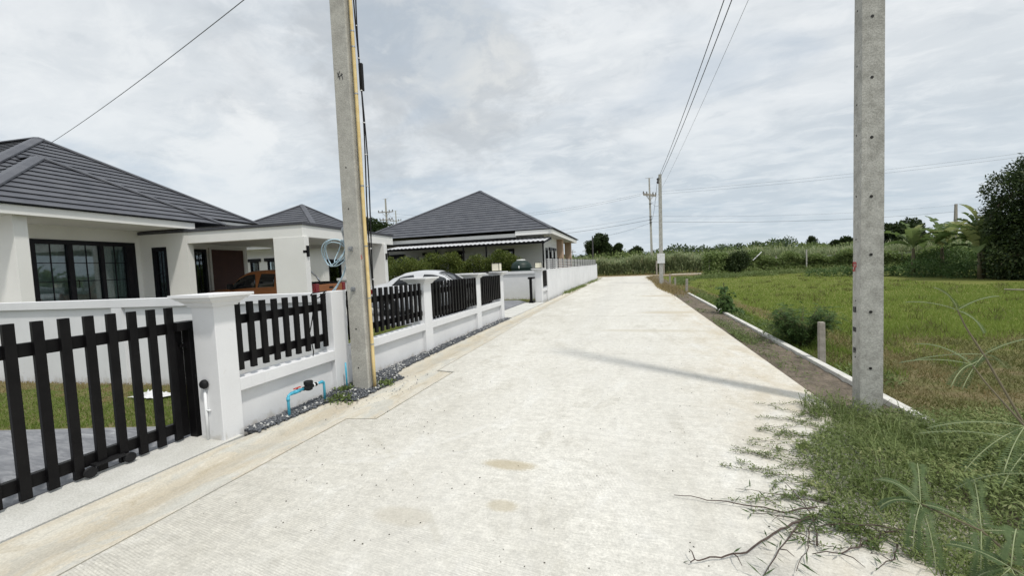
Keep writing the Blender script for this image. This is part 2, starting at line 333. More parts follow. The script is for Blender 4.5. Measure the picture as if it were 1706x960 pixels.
def road_mat():
    m,t=newmat('road_concrete'); co=t.n('ShaderNodeTexCoord').outputs['Object']; sp=t.n('ShaderNodeSeparateXYZ',{0:co}); X,Y=sp.outputs[0],sp.outputs[1]
    big=t.noise(t.map(co,(.55,.22,1)),1.0,7,.62,.4); mid=t.noise(t.map(co,(1.6,.8,1),(3,1,0)),1.6,8,.66,.3); fn=t.noise(co,55,5,.75); sp_=t.noise(co,190,3,.7)
    col=t.mix(t.ramp(big,.36,.66),(.625,.61,.56),(.52,.50,.445))
    col=t.mix(t.m('MULTIPLY',t.ramp(mid,.48,.70),.65),col,(.45,.43,.375))
    col=t.mix(t.m('MULTIPLY',t.ramp(mid,.30,.47,1,0),.40),col,(.70,.695,.665))
    # broom lines across the slab, in patches where the slurry was not smoothed over
    wv=t.n('ShaderNodeTexWave',{'Vector':t.map(co,(1,1,1),rot=(0,0,.055)),'Scale':17.0,'Distortion':1.2,'Detail':3.0,'Detail Scale':2.0,'Detail Roughness':.6},wave_type='BANDS',bands_direction='Y').outputs['Fac']
    wv2=t.n('ShaderNodeTexWave',{'Vector':t.map(co,(1,1,1),rot=(0,0,1.2)),'Scale':13.0,'Distortion':1.6,'Detail':3.0,'Detail Scale':1.5},wave_type='BANDS',bands_direction='Y').outputs['Fac']
    patch=t.ramp(t.noise(t.map(co,(.7,.5,1),(7,3,0)),1.1,5,.6,.5),.46,.62); patch2=t.ramp(t.noise(t.map(co,(.9,.6,1),(1,8,0)),1.2,5,.6,.5),.56,.68)
    near=t.ramp(Y,2.1,3.3,1,0)
    pl=t.m('MULTIPLY',t.m('MAXIMUM',t.m('MULTIPLY',patch,.55),t.m('MULTIPLY',near,.35)),t.ramp(t.noise(co,5.5,5,.7,.6),.36,.62))
    sA=t.noise(t.map(co,(2.2,75,1),rot=(0,0,.09)),1.0,5,.7,.25); sB=t.noise(t.map(co,(2.0,60,1),(4,1,0),rot=(0,0,.62)),1.0,5,.7,.25); sC=t.noise(t.map(co,(2.5,55,1),(2,7,0),rot=(0,0,-.5)),1.0,5,.7,.25)
    zone=t.noise(t.map(co,(.8,.55,1),(2,9,0)),1.3,5,.6,.6); z1=t.ramp(zone,.42,.50); z2=t.ramp(zone,.55,.62)
    scr=t.mix(z1,sB,sA); scr=t.mix(z2,scr,sC)
    col=t.n('ShaderNodeVectorMath',{0:col,3:t.ramp(scr,.30,.70,.91,1.07)},operation='SCALE').outputs[0]
    gb=t.m('ADD',Y,t.m('MULTIPLY',X,.16)); gb=t.m('ADD',gb,t.m('MULTIPLY',t.m('SUBTRACT',mid,.5),.25)); gm=t.m('MULTIPLY',t.ramp(gb,1.85,2.05,1,0),t.ramp(t.noise(co,2.3,6,.65,.5),.40,.55))
    gw=t.n('ShaderNodeTexWave',{'Vector':t.map(co,(1,1,1),rot=(0,0,.16)),'Scale':21.0,'Distortion':2.2,'Detail':4.0,'Detail Scale':2.2,'Detail Roughness':.75},wave_type='BANDS',bands_direction='Y').outputs['Fac']
    col=t.mix(t.m('MULTIPLY',t.m('MULTIPLY',t.ramp(gw,.55,.85),gm),.30),col,(.27,.25,.21))
    line=t.m('MULTIPLY',t.ramp(wv,.35,.75,1,0),pl)
    col=t.mix(t.m('MULTIPLY',line,.33),col,(.36,.34,.29))
    col=t.mix(t.m('MULTIPLY',t.m('MULTIPLY',t.ramp(wv2,.5,.9),patch2),.30),col,(.70,.69,.66))
    g=t.ramp(fn,.25,.75,.80,1.17); g2=t.ramp(sp_,.25,.75,.90,1.09); g=t.m('MULTIPLY',g,t.ramp(t.noise(t.map(co,(1,1,1),(9,3,0)),13,6,.72),.28,.72,.86,1.12))
    gg=t.m('MULTIPLY',g,g2); col=t.n('ShaderNodeVectorMath',{0:col,3:gg},operation='SCALE').outputs[0]
    # pale dry slurry drift and yellow silt washed to the verge side
    side=t.ramp(t.m('ADD',X,t.m('MULTIPLY',t.m('SUBTRACT',big,.5),2.0)),.2,1.9)
    col=t.mix(t.m('MULTIPLY',side,t.ramp(mid,.35,.65,.10,.50)),col,(.52,.43,.29))
    fl=t.ramp(t.m('ABSOLUTE',t.m('ADD',X,.6)),.0,2.6,1,0); col=t.mix(t.m('MULTIPLY',fl,t.ramp(big,.40,.6,.0,.28)),col,(.72,.715,.69))
    def spot(cx,cy,rx,ry,c,k):
        dx=t.m('DIVIDE',t.m('SUBTRACT',X,cx),rx); dy=t.m('DIVIDE',t.m('SUBTRACT',Y,cy),ry)
        d=t.m('SQRT',t.m('ADD',t.m('MULTIPLY',dx,dx),t.m('MULTIPLY',dy,dy))); d=t.m('ADD',d,t.m('MULTIPLY',t.m('SUBTRACT',mid,.5),1.0)); d=t.m('ADD',d,t.m('MULTIPLY',t.m('SUBTRACT',fn,.5),.5))
        return t.mix(t.m('MULTIPLY',t.ramp(d,.55,1.05,1,0),k),col,c)
    col=spot(-1.03,3.0,.26,.10,(.38,.315,.19),.6); col=spot(-.90,2.46,.14,.085,(.39,.335,.22),.5); col=spot(.9,13.0,1.1,.35,(.44,.38,.27),.5); col=spot(1.0,19,1.2,.5,(.42,.36,.26),.5); col=spot(-1.5,2.2,.25,.12,(.40,.36,.28),.35)
    col=spot(.3,9.6,1.5,.22,(.43,.39,.30),.4)
    # sawn joints
    jt=t.m('ABSOLUTE',t.m('SUBTRACT',t.m('MODULO',t.m('ADD',Y,5.35),5.0),2.5)); jl=t.m('MULTIPLY',t.ramp(jt,.012,.03,1,0),t.ramp(Y,6,9)); 
    col=t.mix(t.m('MULTIPLY',jl,.5),col,(.25,.23,.19))
    # swept arcs left by the trowel
    def arc(cx,cy,r,w_,k,c):
        dx=t.m('SUBTRACT',X,cx); dy=t.m('SUBTRACT',Y,cy); d=t.m('ABSOLUTE',t.m('SUBTRACT',t.m('SQRT',t.m('ADD',t.m('MULTIPLY',dx,dx),t.m('MULTIPLY',dy,dy))),r))
        return t.mix(t.m('MULTIPLY',t.m('MULTIPLY',t.ramp(d,w_*.3,w_,1,0),t.ramp(mid,.42,.58)),k),col,c)
    col=arc(-3.4,4.6,2.1,.05,.22,(.74,.735,.715)); col=arc(-2.9,5.2,2.5,.03,.18,(.72,.715,.69)); col=arc(.4,.6,3.6,.04,.12,(.72,.715,.69)); col=arc(-5.5,-1.5,5.6,.035,.3,(.42,.40,.34))
    h=t.m('ADD',t.m('ADD',t.m('MULTIPLY',t.m('MULTIPLY',wv,pl),.5),t.m('MULTIPLY',scr,.7)),t.m('MULTIPLY',fn,.5))
    t.out(col,.9,nrm=t.bump(h,.45,.006),spec=.25); return m
def gutter_mat():
    m,t=newmat('gutter_concrete'); co=t.n('ShaderNodeTexCoord').outputs['Object']; sp=t.n('ShaderNodeSeparateXYZ',{0:co})
    st=t.noise(t.map(co,(3.2,.5,1)),1.6,8,.65,.8); sm=t.noise(t.map(co,(1.2,.8,1),(4,2,0)),2.2,7,.65,.6); fn=t.noise(co,70,5,.7)
    col=t.mix(t.ramp(st,.36,.64),(.53,.48,.385),(.57,.545,.475)); col=t.mix(t.m('MULTIPLY',t.ramp(sm,.52,.57),.55),col,(.47,.475,.445)); col=t.mix(t.m('MULTIPLY',t.ramp(sm,.28,.44,1,0),.55),col,(.37,.31,.21)); sm2=t.noise(t.map(co,(2.2,.9,1),(1,9,0)),5.0,8,.7,.8); col=t.mix(t.m('MULTIPLY',t.ramp(sm2,.54,.62),.42),col,(.38,.37,.33)); col=t.mix(t.m('MULTIPLY',t.ramp(sm2,.36,.44,1,0),.5),col,(.66,.63,.56))
    line=t.ramp(t.m('ABSOLUTE',t.m('ADD',sp.outputs[0],t.m('ADD',3.46,t.m('MULTIPLY',t.m('SUBTRACT',st,.5),.25)))),.02,.22,1,0); col=t.mix(t.m('MULTIPLY',line,.38),col,(.36,.31,.23))
    col=t.n('ShaderNodeVectorMath',{0:col,3:t.ramp(fn,.25,.75,.84,1.14)},operation='SCALE').outputs[0]
    t.out(col,.9,nrm=t.bump(fn,.35,.006),spec=.25); return m
def paving_mat():
    m,t=newmat('stamped_paving'); co=t.n('ShaderNodeTexCoord').outputs['Object']
    a=t.noise(t.map(co,(1.2,5,1),rot=(0,0,.5)),2.2,7,.6,1.2); b=t.noise(co,40,4,.7)
    col=t.mix(t.ramp(a,.38,.62),(.15,.155,.17),(.235,.24,.255)); col=t.mix(t.m('MULTIPLY',t.ramp(a,.60,.72),.6),col,(.42,.43,.44))
    t.out(col,.6,nrm=t.bump(t.m('ADD',a,t.m('MULTIPLY',b,.2)),.35,.02)); return m
def ground_mat():
    m,t=newmat('field_soil'); co=t.n('ShaderNodeTexCoord').outputs['Object']; sp=t.n('ShaderNodeSeparateXYZ',{0:co}); X,Y=sp.outputs[0],sp.outputs[1]
    a=t.noise(co,.35,7,.6,.3); b=t.noise(co,3,6,.65); c=t.noise(co,30,4,.7)
    green=t.mix(t.ramp(a,.35,.65),(.12,.14,.032),(.16,.17,.045)); dry=t.mix(t.ramp(b,.35,.65),(.165,.135,.072),(.115,.12,.045))
    nz=t.m('MULTIPLY',t.m('SUBTRACT',a,.5),3.0)
    lim=t.m('ADD',t.m('MULTIPLY',X,.0),t.m('ADD',Y,t.m('ADD',nz,t.m('MULTIPLY',t.m('SUBTRACT',b,.5),1.2))))
    f=t.ramp(lim,7.2,11.0,1,0)
    tr=t.m('ABSOLUTE',t.m('SUBTRACT',X,t.m('SUBTRACT',4.35,t.m('MULTIPLY',Y,.055)))); tr=t.m('ADD',tr,t.m('MULTIPLY',t.m('SUBTRACT',b,.5),.6))
    trk=t.m('MULTIPLY',t.ramp(tr,.15,.42,1,0),.8)
    col=t.mix(t.m('MAXIMUM',f,trk),green,dry)
    far=t.ramp(Y,60,120); col=t.mix(far,col,(.055,.085,.025))
    col=t.n('ShaderNodeVectorMath',{0:col,3:t.ramp(c,.25,.75,.75,1.25)},operation='SCALE').outputs[0]
    t.out(col,.95,nrm=t.bump(t.m('ADD',b,c),.5,.03),spec=.15); return m
MT['road']=road_mat(); MT['gutter']=gutter_mat(); MT['paving']=paving_mat(); MT['ground']=ground_mat()
MT['apron']=simple('apron_concrete',(.50,.495,.46),(.58,.575,.545),2.6,.9,bump=.3,bscale=50,fine=.16)
MT['verge']=simple('bare_soil',(.175,.142,.108),(.10,.083,.062),4,.95,bump=.9,bscale=26,fine=.28,dist=.03)
MT['dirtroad']=simple('dirt_track',(.36,.30,.21),(.27,.22,.14),.8,.95,bump=.4,bscale=20,fine=.15)
MT['lawnsoil']=simple('lawn_soil',(.085,.10,.025),(.16,.13,.06),2.5,.95,fine=.2)
MT['rachis']=simple('pale_leaf_rib',(.26,.30,.16),(.22,.26,.13),20,.7)
MT['bamboo']=simple('pale_bamboo',(.46,.42,.30),(.36,.33,.24),9,.7)
MT['grit']=simple('grit',(.10,.09,.075),(.05,.045,.04),20,.9)
# ------------------------------------------------------------------ ground, road and paths
struct('ground',MB().quad((-900,-300,-.16),(900,-300,-.16),(900,1500,-.16),(-900,1500,-.16)),MT['ground'])
YK=[-4,2.8,3.07,3.61,3.68,4.05,4.12,5.15,5.3,5.58,5.62,8.5,14.2,41.2,44.2]
XLk=[-3.852,-3.852,-3.80,-3.76,-3.755,-3.74,-3.40,-3.38,-3.62,-3.70,-3.72,-3.76,-3.76,-3.84,-3.9]
XRk=[-3.11,-3.11,-3.11,-3.11,-2.78,-2.78,-2.78,-2.78,-2.78,-2.78,-3.07,-3.12,-3.3,-3.55,-3.6]
g=MB()
ys=sorted(set([round(y,3) for y in YK]+[round(v,3) for v in np.arange(-4,44,.5)]))
def lerp(y,K): return float(np.interp(y,YK,K))
rows=[]
for y in ys:
    xl,xr=lerp(y,XLk),lerp(y,XRk); rows.append([(xl,y,-.003),(xl+.10,y,-.008),((xl+xr)/2,y,-.03),(xr-.1,y,-.014),(xr,y,-.006),(xr,y,-.15)])
vs=[p for r in rows for p in r]; fs=[]
for i in range(len(rows)-1):
    for k in range(5): fs.append((i*6+k,i*6+k+1,(i+1)*6+k+1,(i+1)*6+k))
g.add(vs,fs); struct('gutter',g,MT['gutter'])
rl=[(-3.083,-4),(-3.083,3.0),(-3.079,3.3),(-3.083,3.580),(-2.752,3.650),(-2.752,5.606),(-3.044,5.656),(-3.10,8.5),(-3.28,14.2),(-3.53,41.2),(-3.58,44.2)]
rr=[(1.98,-4),(1.88,4.69),(1.70,12),(1.49,19.9),(1.2,24),(1.05,31),(.75,40),(1.6,44.2)]
struct('road',MB().prism(rr+rl[::-1],-.15,0.0),MT['road'])
struct('cross_road',MB().prism([(-60,44.25),(60,44.25),(60,47.6),(-60,47.6)],-.15,-.02),MT['dirtroad'])
struct('concrete_path',MB().prism([(3.5,46.2),(12,47.4),(12,48.4),(3.5,47.4)],-.1,.0),MT['curb'])
v=MB(); n=0
vy=np.concatenate([np.arange(-1,9,.12),np.arange(9,44,.4)])
kl=lambda y: float(np.interp(y,[-4,4.7,20.4,44],[2.66,2.49,2.18,2.0]))
rows=[]
for y in vy:
    x0=float(np.interp(y,[p[1] for p in rr],[p[0] for p in rr])); x1=kl(y)
    rows.append([(x0+(x1-x0)*k/8,y,-.035+(.03 if k==0 else 0)*0+rng.normal()*.008) for k in range(9)])
vs=[p for r in rows for p in r]; fs=[(i*9+k,i*9+k+1,(i+1)*9+k+1,(i+1)*9+k) for i in range(len(rows)-1) for k in range(8)]
struct('soil_verge',MB().add(vs,fs),MT['verge'])
k=MB(); 
for y0,y1 in ((-1,7.95),(7.955,15.6),(15.63,20.3)):
    k.add([(kl(y0),y0,-.2),(kl(y0)+.10,y0,-.2),(kl(y1)+.10,y1,-.2),(kl(y1),y1,-.2),(kl(y0),y0,.015),(kl(y0)+.10,y0,.015),(kl(y1)+.10,y1,.015),(kl(y1),y1,.015)],[(0,3,2,1),(4,5,6,7),(0,1,5,4),(1,2,6,5),(2,3,7,6),(3,0,4,7)])
struct('kerb',k,MT['curb'],bevel=.008)
struct('gate_apron',MB().prism([(-4.42,-4),(-3.872,-4),(-3.870,3.0),(-4.42,3.0)],-.15,.002),MT['apron'])
struct('driveway_paving',MB().prism([(-14,-4),(-4.432,-4),(-4.432,3.05),(-4.95,3.02),(-6.95,2.5),(-14,.7)],-.15,-.004),MT['paving'])
struct('front_lawn',MB().prism([(-14,.72),(-6.95,2.52),(-4.95,3.04),(-4.25,3.05),(-4.2,4.55),(-11.5,3.75),(-14,3.5)],-.15,-.014),MT['lawnsoil'])
struct('yard',MB().prism([(-30,2.0),(-11.5,3.95),(-4.0,4.85),(-4.0,18.7),(-30,18.7)],-.15,-.03),MT['lawnsoil'])
struct('courtyard_slab',MB().prism([(-4.65,10.4),(-4.65,16.8),(-5.2,17.6),(-9,17.9),(-13,17),(-11.2,9.6)],-.1,.03),MT['paving'])
struct('gate_crossing',MB().prism([(-4.64,11.72),(-3.775,11.72),(-3.79,16.75),(-4.64,16.75)],-.12,.004),MT['apron'])
struct('neighbour_yard',MB().prism([(-40,18.9),(-4.05,18.9),(-4.05,41.2),(-40,41.2)],-.15,-.02),MT['lawnsoil'])

# gravel along the foot of the wall
def stones(n,sampler,smin,smax):
    base=np.array([(1,0,0),(-1,0,0),(0,1,0),(0,-1,0),(0,0,1),(0,0,-1)],float); F=np.array([(0,2,4),(2,1,4),(1,3,4),(3,0,4),(2,0,5),(1,2,5),(3,1,5),(0,3,5)])
    P=sampler(n); s=rng.uniform(smin,smax,(n,1))*np.array([1,1,.62])*rng.uniform(.6,1.35,(n,3)); a=rng.random(n)*6.28; b=rng.normal(size=n)*.5
    V=base[None]*s[:,None,:]*rng.uniform(.75,1.2,(n,6,1)); c_,s_=np.cos(a)[:,None],np.sin(a)[:,None]
    x=V[:,:,0]*c_-V[:,:,1]*s_; y=V[:,:,0]*s_+V[:,:,1]*c_; z=V[:,:,2]+x*np.sin(b)[:,None]*.4
    V=np.stack([x,y,z],2)+P[:,None,:]; return V.reshape(-1,3),(np.arange(n)[:,None,None]*6+F[None]).reshape(-1,3)
def gravel_pts(n):
    y=np.concatenate([rng.uniform(3.08,6.5,int(n*.62)),rng.uniform(6.5,11.75,n-int(n*.62))]); 
    xl=np.full(n,-3.955); xr=np.interp(y,YK,XLk)+.02+rng.normal(size=n)*.012
    u=rng.random(n); x=xl+(xr-xl)*u; z=.0+.022*rng.random(n)+.03*np.exp(-((y-4.75)/.5)**2)*(1-u)
    z=np.where((y>3.0)&(y<3.3),z,z); return np.stack([x,y,z+.004],1)
V,F=stones(7200,gravel_pts,.010,.024); tag(np_obj('gravel',V,F,MT['stone']),'dark grey slate chippings along the foot of the white fence',"gravel",kind='stuff')
V,F=stones(420,gravel_pts,.010,.026); V[:,2]+=.008; tag(np_obj('pale_gravel',V,F,MT['stone_pale']),'pale chips scattered among the dark gravel by the fence',"gravel",kind='stuff')
gb=MB()
gy=np.arange(3.07,11.8,.1); rows=[[( -3.96,y,.0),(lerp(y,XLk)+.0,y,-.004)] for y in gy]
gb.add([p for r in rows for p in r],[(2*i,2*i+1,2*i+3,2*i+2) for i in range(len(rows)-1)]); struct('gravel_bed',gb,MT['stone'])
def grit_pts(n):
    y=rng.random(n)**1.6*10+1.9; x=rng.uniform(-2.9,1.6,n); return np.stack([x,y,np.full(n,.003)],1)
V,F=stones(520,grit_pts,.002,.0065); tag(np_obj('road_grit',V,F,MT['grit']),'small dark grit scattered over the pale concrete road','grit',kind='stuff')
def grit2(n):
    t_=rng.random(n); return np.stack([-3.25+rng.normal(size=n)*.2,4.6+rng.normal(size=n)*.55,np.full(n,-.006)],1)
V,F=stones(90,grit2,.004,.011); tag(np_obj('gutter_grit',V,F,MT['stone']),'loose dark chips spilled on the beige gutter by the tall pole','grit',kind='stuff')
# ------------------------------------------------------------------ front wall: pillars, dwarf walls, picket panels, gates
XF=-3.92
def pillar(y0,y1,label,xw=.30,plug=None):
    t=thing('fence_pillar',label,'pillar',(XF-xw/2,(y0+y1)/2,0),group='white capped pillars along the road')
    part('shaft',MB().box(XF-xw,XF,y0,y1,-.1,1.335),MT['fence_white'],t,bevel=.006)
    c=MB(); X0,X1=XF-xw,XF
    for (o,z0,o2,z1) in ((.022,1.330,.026,1.348),(.036,1.348,.038,1.364),(.040,1.364,.072,1.394),(.086,1.394,.088,1.412),(.094,1.412,.112,1.426),(.124,1.426,.124,1.452)):
        c.frustum((X0-o,X1+o,y0-o,y1+o),(X0-o2,X1+o2,y0-o2,y1+o2),z0,z1-.0005)
    part('cap',c,MT['fence_white'],t); return t
pillar(2.845,3.06,'big white pillar with moulded cap beside the near black gate')
pillar(6.86,7.15,'white capped pillar between picket panels in front of the pale sedan')
pillar(9.50,9.78,'white capped pillar between the two dense dark picket panels')
pillar(11.40,11.66,'white capped pillar under a lamp, near side of the far gate opening')
pillar(16.78,17.02,'white capped pillar under a lamp, at the start of the long white wall')
# plain end post by the tall pole
single('fence_post',MB().box(XF-.14,XF-.004,4.42,4.70,-.1,1.362),MT['fence_white'],'plain white wall end post right behind the tall pole with yellow pipe','post',bevel=.006,origin=(XF-.07,4.56,0))
def dwarf(y0,y1,label):
    t=thing('dwarf_wall',label,'low wall',(XF-.1,(y0+y1)/2,0),group='white dwarf walls under the picket panels')
    part('panel',MB().box(XF-.15,XF-.075,y0,y1,-.1,.435),MT['fence_white'],t)
    part('coping',MB().box(XF-.165,XF-.003,y0,y1,.435,.565),MT['fence_white'],t,bevel=.005); return t
dwarf(3.06,4.42,'low white wall with the blue water pipe in front of it')
dwarf(4.70,6.86,'low white wall just past the tall pole with yellow pipe')
dwarf(7.15,9.50,'low white wall in front of the windscreen of the sedan')
dwarf(9.78,11.40,'low white wall ending at the lamp pillar of the far gate')
dwarf(17.02,17.88,'short low white wall beside the start of the long wall')
def picket_panel(y0,y1,ys,label,rail=(None,None),zt=1.345,zb=.645):
    t=thing('picket_panel',label,'fence panel',(XF-.05,(y0+y1)/2,.565),group='black picket panels on the white wall')
    a,b=rail[0] or y0,rail[1] or y1
    for z0,z1 in ((1.12,1.215),(.715,.81)): part('rail',MB().box(XF-.085,XF-.045,a,b,z0,z1),MT['black'],t,bevel=.003)
    for y in ys: part('picket',MB().box(XF-.044,XF-.006,y-.030,y+.030,zb,zt),MT['black'],t,bevel=.003)
    return t
picket_panel(3.062,4.40,[3.095+.15*i for i in range(9)],'black picket panel above the blue water pipe, nearest the gate',(3.062,4.36))
picket_panel(4.702,6.858,[4.78+.15*i for i in range(14)],'black picket panel beside the tall pole, with the tail of the sedan behind',(4.702,6.85))
picket_panel(7.152,9.498,[7.23+.15*i for i in range(16)],'long black picket panel between the first two slim pillars')
picket_panel(9.782,11.398,[9.85+.15*i for i in range(11)],'dense dark picket panel ending at the lamp pillar')
picket_panel(17.022,17.878,[17.08+.15*i for i in range(6)],'small black picket panel at the start of the long white wall')
# gate of the first plot
gt=thing('sliding_gate','wide black picket gate standing across the near driveway','gate',(-4.37,.9,0),group='black sliding gates')
XG=-4.36
for z0,z1 in ((1.075,1.178),(.085,.185)): part('rail',MB().box(XG-.075,XG-.025,-1.2,2.78,z0,z1),MT['black'],gt,bevel=.003)
for k in range(-18,8): part('picket',MB().box(XG-.0245,XG+.014,1.68+.15*k-.031,1.68+.15*k+.031,.022,1.335),MT['black'],gt,bevel=.003)
part('end_plate',MB().box(XG-.07,XG-.02,2.765,2.845,.03,1.12),MT['black'],gt,bevel=.003)
r=MB()
for y in (2.03,2.30): r.lathe([(.012,-.016),(.040,-.016),(.043,-.010),(.034,0),(.043,.010),(.040,.016),(.012,.016)],20,(XG+.040,y,.055),'x')
r.box(XG-.02,XG+.05,2.06,2.27,.085,.105); part('roller',r,MT['rubber'],gt,smooth=False)
part('latch',MB().box(XG-.02,XG+.012,2.80,2.90,.93,.96).box(XG-.02,XG+.02,2.85,2.87,.915,.975),MT['black'],gt,bevel=.003)
tk=thing('gate_receiver','black upright gate receiver post against the big white pillar','post',(-4.33,2.9,0))
part('post',MB().box(-4.40,-4.30,2.855,2.96,-.05,1.165),MT['black'],tk,bevel=.004)
part('bracket',MB().box(-4.42,-4.285,2.75,2.95,1.10,1.185),MT['black'],tk,bevel=.004)
part('keeper',MB().box(-4.30,-4.286,2.88,2.92,.60,.64),MT['rubber'],tk)
single('gate_track',MB().box(-4.425,-4.405,-4,2.84,-.002,.004),MT['flash'],'thin dark floor track under the near black gate','track',origin=(-4.415,0,0))
# second gate, slid open behind the last two panels
g2=thing('sliding_gate','black picket gate slid open behind the dense dark panels','gate',(-4.24,9.9,0),group='black sliding gates')
XH=-4.23
for z0,z1 in ((1.06,1.15),(.10,.20)): part('rail',MB().box(XH-.065,XH-.02,7.75,11.95,z0,z1),MT['black'],g2,bevel=.003)
for k in range(28): part('picket',MB().box(XH-.019,XH+.014,7.80+.15*k-.03,7.80+.15*k+.03,.03,1.34),MT['black'],g2)
part('guide_frame',MB().box(XH-.06,XH-.01,10.2,12.0,1.43,1.47).box(XH-.06,XH-.01,10.2,10.25,1.15,1.43).box(XH-.06,XH-.01,11.95,12.0,0.0,1.43),MT['black'],g2)
t=thing('gate_receiver','slim black gate post with a hooked top beside the far lamp pillar','post',(-4.3,16.5,0))
part('post',MB().box(-4.38,-4.28,16.45,16.55,-.05,1.02),MT['black'],t); part('hook',MB().box(-4.40,-4.2,16.30,16.75,1.02,1.10),MT['black'],t); part('shoe',MB().box(-4.40,-4.22,16.40,16.75,-.05,.10),MT['black'],t)
# lamps
def lantern(x,y,label):
    t=thing('pillar_lantern',label,'lamp',(x,y,1.452),group='cream lanterns on the pillars'); s=.115
    part('base',MB().box(x-s-.01,x+s+.01,y-s-.01,y+s+.01,1.453,1.475),MT['black'],t,bevel=.003)
    part('shade',MB().box(x-s,x+s,y-s,y+s,1.476,1.70),MT['cream'],t,bevel=.002)
    c=MB()
    for a in (-1,1):
        for b in (-1,1): c.box(x+a*s-.007,x+a*s+.007,y+b*s-.007,y+b*s+.007,1.475,1.703)
    c.box(x-s-.012,x+s+.012,y-s-.012,y+s+.012,1.703,1.716); part('cage',c,MT['black'],t)
lantern(-4.07,11.53,'cream box lantern on the pillar at the near side of the far gate')
lantern(-4.07,16.9,'cream box lantern on the pillar where the long wall begins')
# bell and pipe on first pillar
t=thing('gate_sensor','black round sensor on a thin white conduit on the big pillar','sensor',(-4.07,2.83,0))
part('conduit',MB().tube([(-4.115,2.83,0),(-4.105,2.83,.50)],.014,10).tube([(-4.11,2.83,.30),(-4.06,2.838,.30)],.010,8),MT['whitepvc'],t,smooth=True)
part('sensor_head',MB().lathe([(.01,-.025),(.035,-.022),(.046,-.005),(.046,.012),(.038,.02)],18,(-4.098,2.82,.565),'y'),MT['rubber'],t,smooth=True)
# water meter
t=thing('water_meter','blue water pipe loop with red tap and black meter by the low wall','water meter',(-3.77,3.78,0))
X=-3.79
part('pipe',MB().tube([(X,3.50,-.02),(X,3.50,.225),(X,3.508,.245),(X,3.528,.255),(X,3.72,.258)],.0155,12).tube([(X,3.50,.19),(X,3.50,.228)],.020,12).tube([(X,3.545,.257),(X,3.57,.257)],.0205,12).tube([(X,3.59,.257),(X,3.67,.257)],.0225,12),MT['bluepipe'],t,smooth=True)
part('pipe',MB().tube([(X,3.92,.258),(X,4.02,.256),(X,4.04,.245),(X,4.045,.22),(X,4.045,-.02)],.0155,12).tube([(X,4.0,.257),(X,4.022,.256)],.0205,12),MT['bluepipe'],t,smooth=True)
part('tap_handle',MB().box(X-.012,X+.012,3.585,3.68,.292,.302).box(X-.006,X+.006,3.625,3.64,.27,.295),MT['redplastic'],t,bevel=.003)
part('meter_body',MB().lathe([(.03,-.05),(.045,-.04),(.045,.02),(.052,.025),(.052,.055),(.045,.062),(.03,.066)],20,(X,3.80,.27)).tube([(X,3.72,.258),(X,3.92,.258)],.024,12),MT['rubber'],t)
part('joint',MB().tube([(X,3.865,.258),(X,3.885,.258)],.026,12).tube([(X,3.905,.258),(X,3.935,.258)],.022,12),MT['whitepvc'],t,smooth=True)
single('water_pipe',MB().tube([(-3.84,4.90,-.02),(-3.84,4.90,.26),(-3.87,4.90,.275)],.014,10),MT['bluepipe'],'short blue pipe stub at the wall right of the tall pole','pipe',smooth=True,origin=(-3.84,4.9,0))
single('water_pipe',MB().tube([(-3.83,4.50,-.02),(-3.83,4.50,.38)],.012,10),MT['bluepipe'],'blue pipe stub squeezed between wall post and tall pole','pipe',smooth=True,origin=(-3.83,4.5,0))
# long neighbour wall with slat fence on top
t=thing('boundary_wall','long plain white wall running down the road to the cane','wall',(-4.0,29.6,0))
part('panel',MB().box(-4.06,-3.925,18.12,41.2,-.1,1.335),MT['fence_white'],t); part('coping',MB().box(-4.08,-3.915,18.12,41.2,1.335,1.39),MT['fence_white'],t,bevel=.004)
part('end_post',MB().box(-4.085,-3.90,17.88,18.12,-.1,1.395),MT['fence_white'],t); part('far_post',MB().box(-4.09,-3.905,41.2,41.42,-.1,1.46),MT['fence_white'],t)
t=thing('slat_fence','grey slat fence with dark posts standing on the long white wall','slat fence',(-4.0,29.6,1.39))
s=MB()
for i in range(5): s.box(-4.012,-3.992,18.2,41.1,1.43+.095*i,1.43+.095*i+.062)
MT['slat']=simple('grey_slat',(.42,.42,.43),(.36,.36,.37),4,.5); part('slats',s,MT['slat'],t)
for i in range(17): y=18.25+i*1.42; part('post',MB().box(-4.03,-3.975,y-.025,y+.025,1.39,1.92),MT['black'],t)
# side walls between plots
def wall_between(p,q,ztop,label,bays,th=.12):
    dx,dy=q[0]-p[0],q[1]-p[1]; L=math.hypot(dx,dy); a=math.degrees(math.atan2(dy,dx)); c,s_=math.cos(R(-a)),math.sin(R(-a))
    fx=p[0]*c-p[1]*s_; fy=p[0]*s_+p[1]*c
    t=thing('side_wall',label,'wall',(fx+L/2,fy,0),a)
    part('panel',MB().box(fx,fx+L,fy+.03,fy+th,-.1,ztop-.13),MT['fence_white'],t)
    part('coping',MB().box(fx,fx+L,fy-.02,fy+th+.02,ztop-.13,ztop),MT['fence_white'],t,bevel=.004)
    for b in bays: part('pier',MB().box(fx+b-.1,fx+b+.1,fy-.017,fy+th+.017,-.1,ztop-.131),MT['fence_white'],t)
    return t
wall_between((-18,3.10),(-4.06,4.66),1.335,'white side wall with shallow piers behind the near lawn',[2.2,6.1,10.15,12.3])
wall_between((-16,18.55),(-4.06,18.72),1.33,'white side wall below the hedge, behind the far gate opening',[3,7.5])
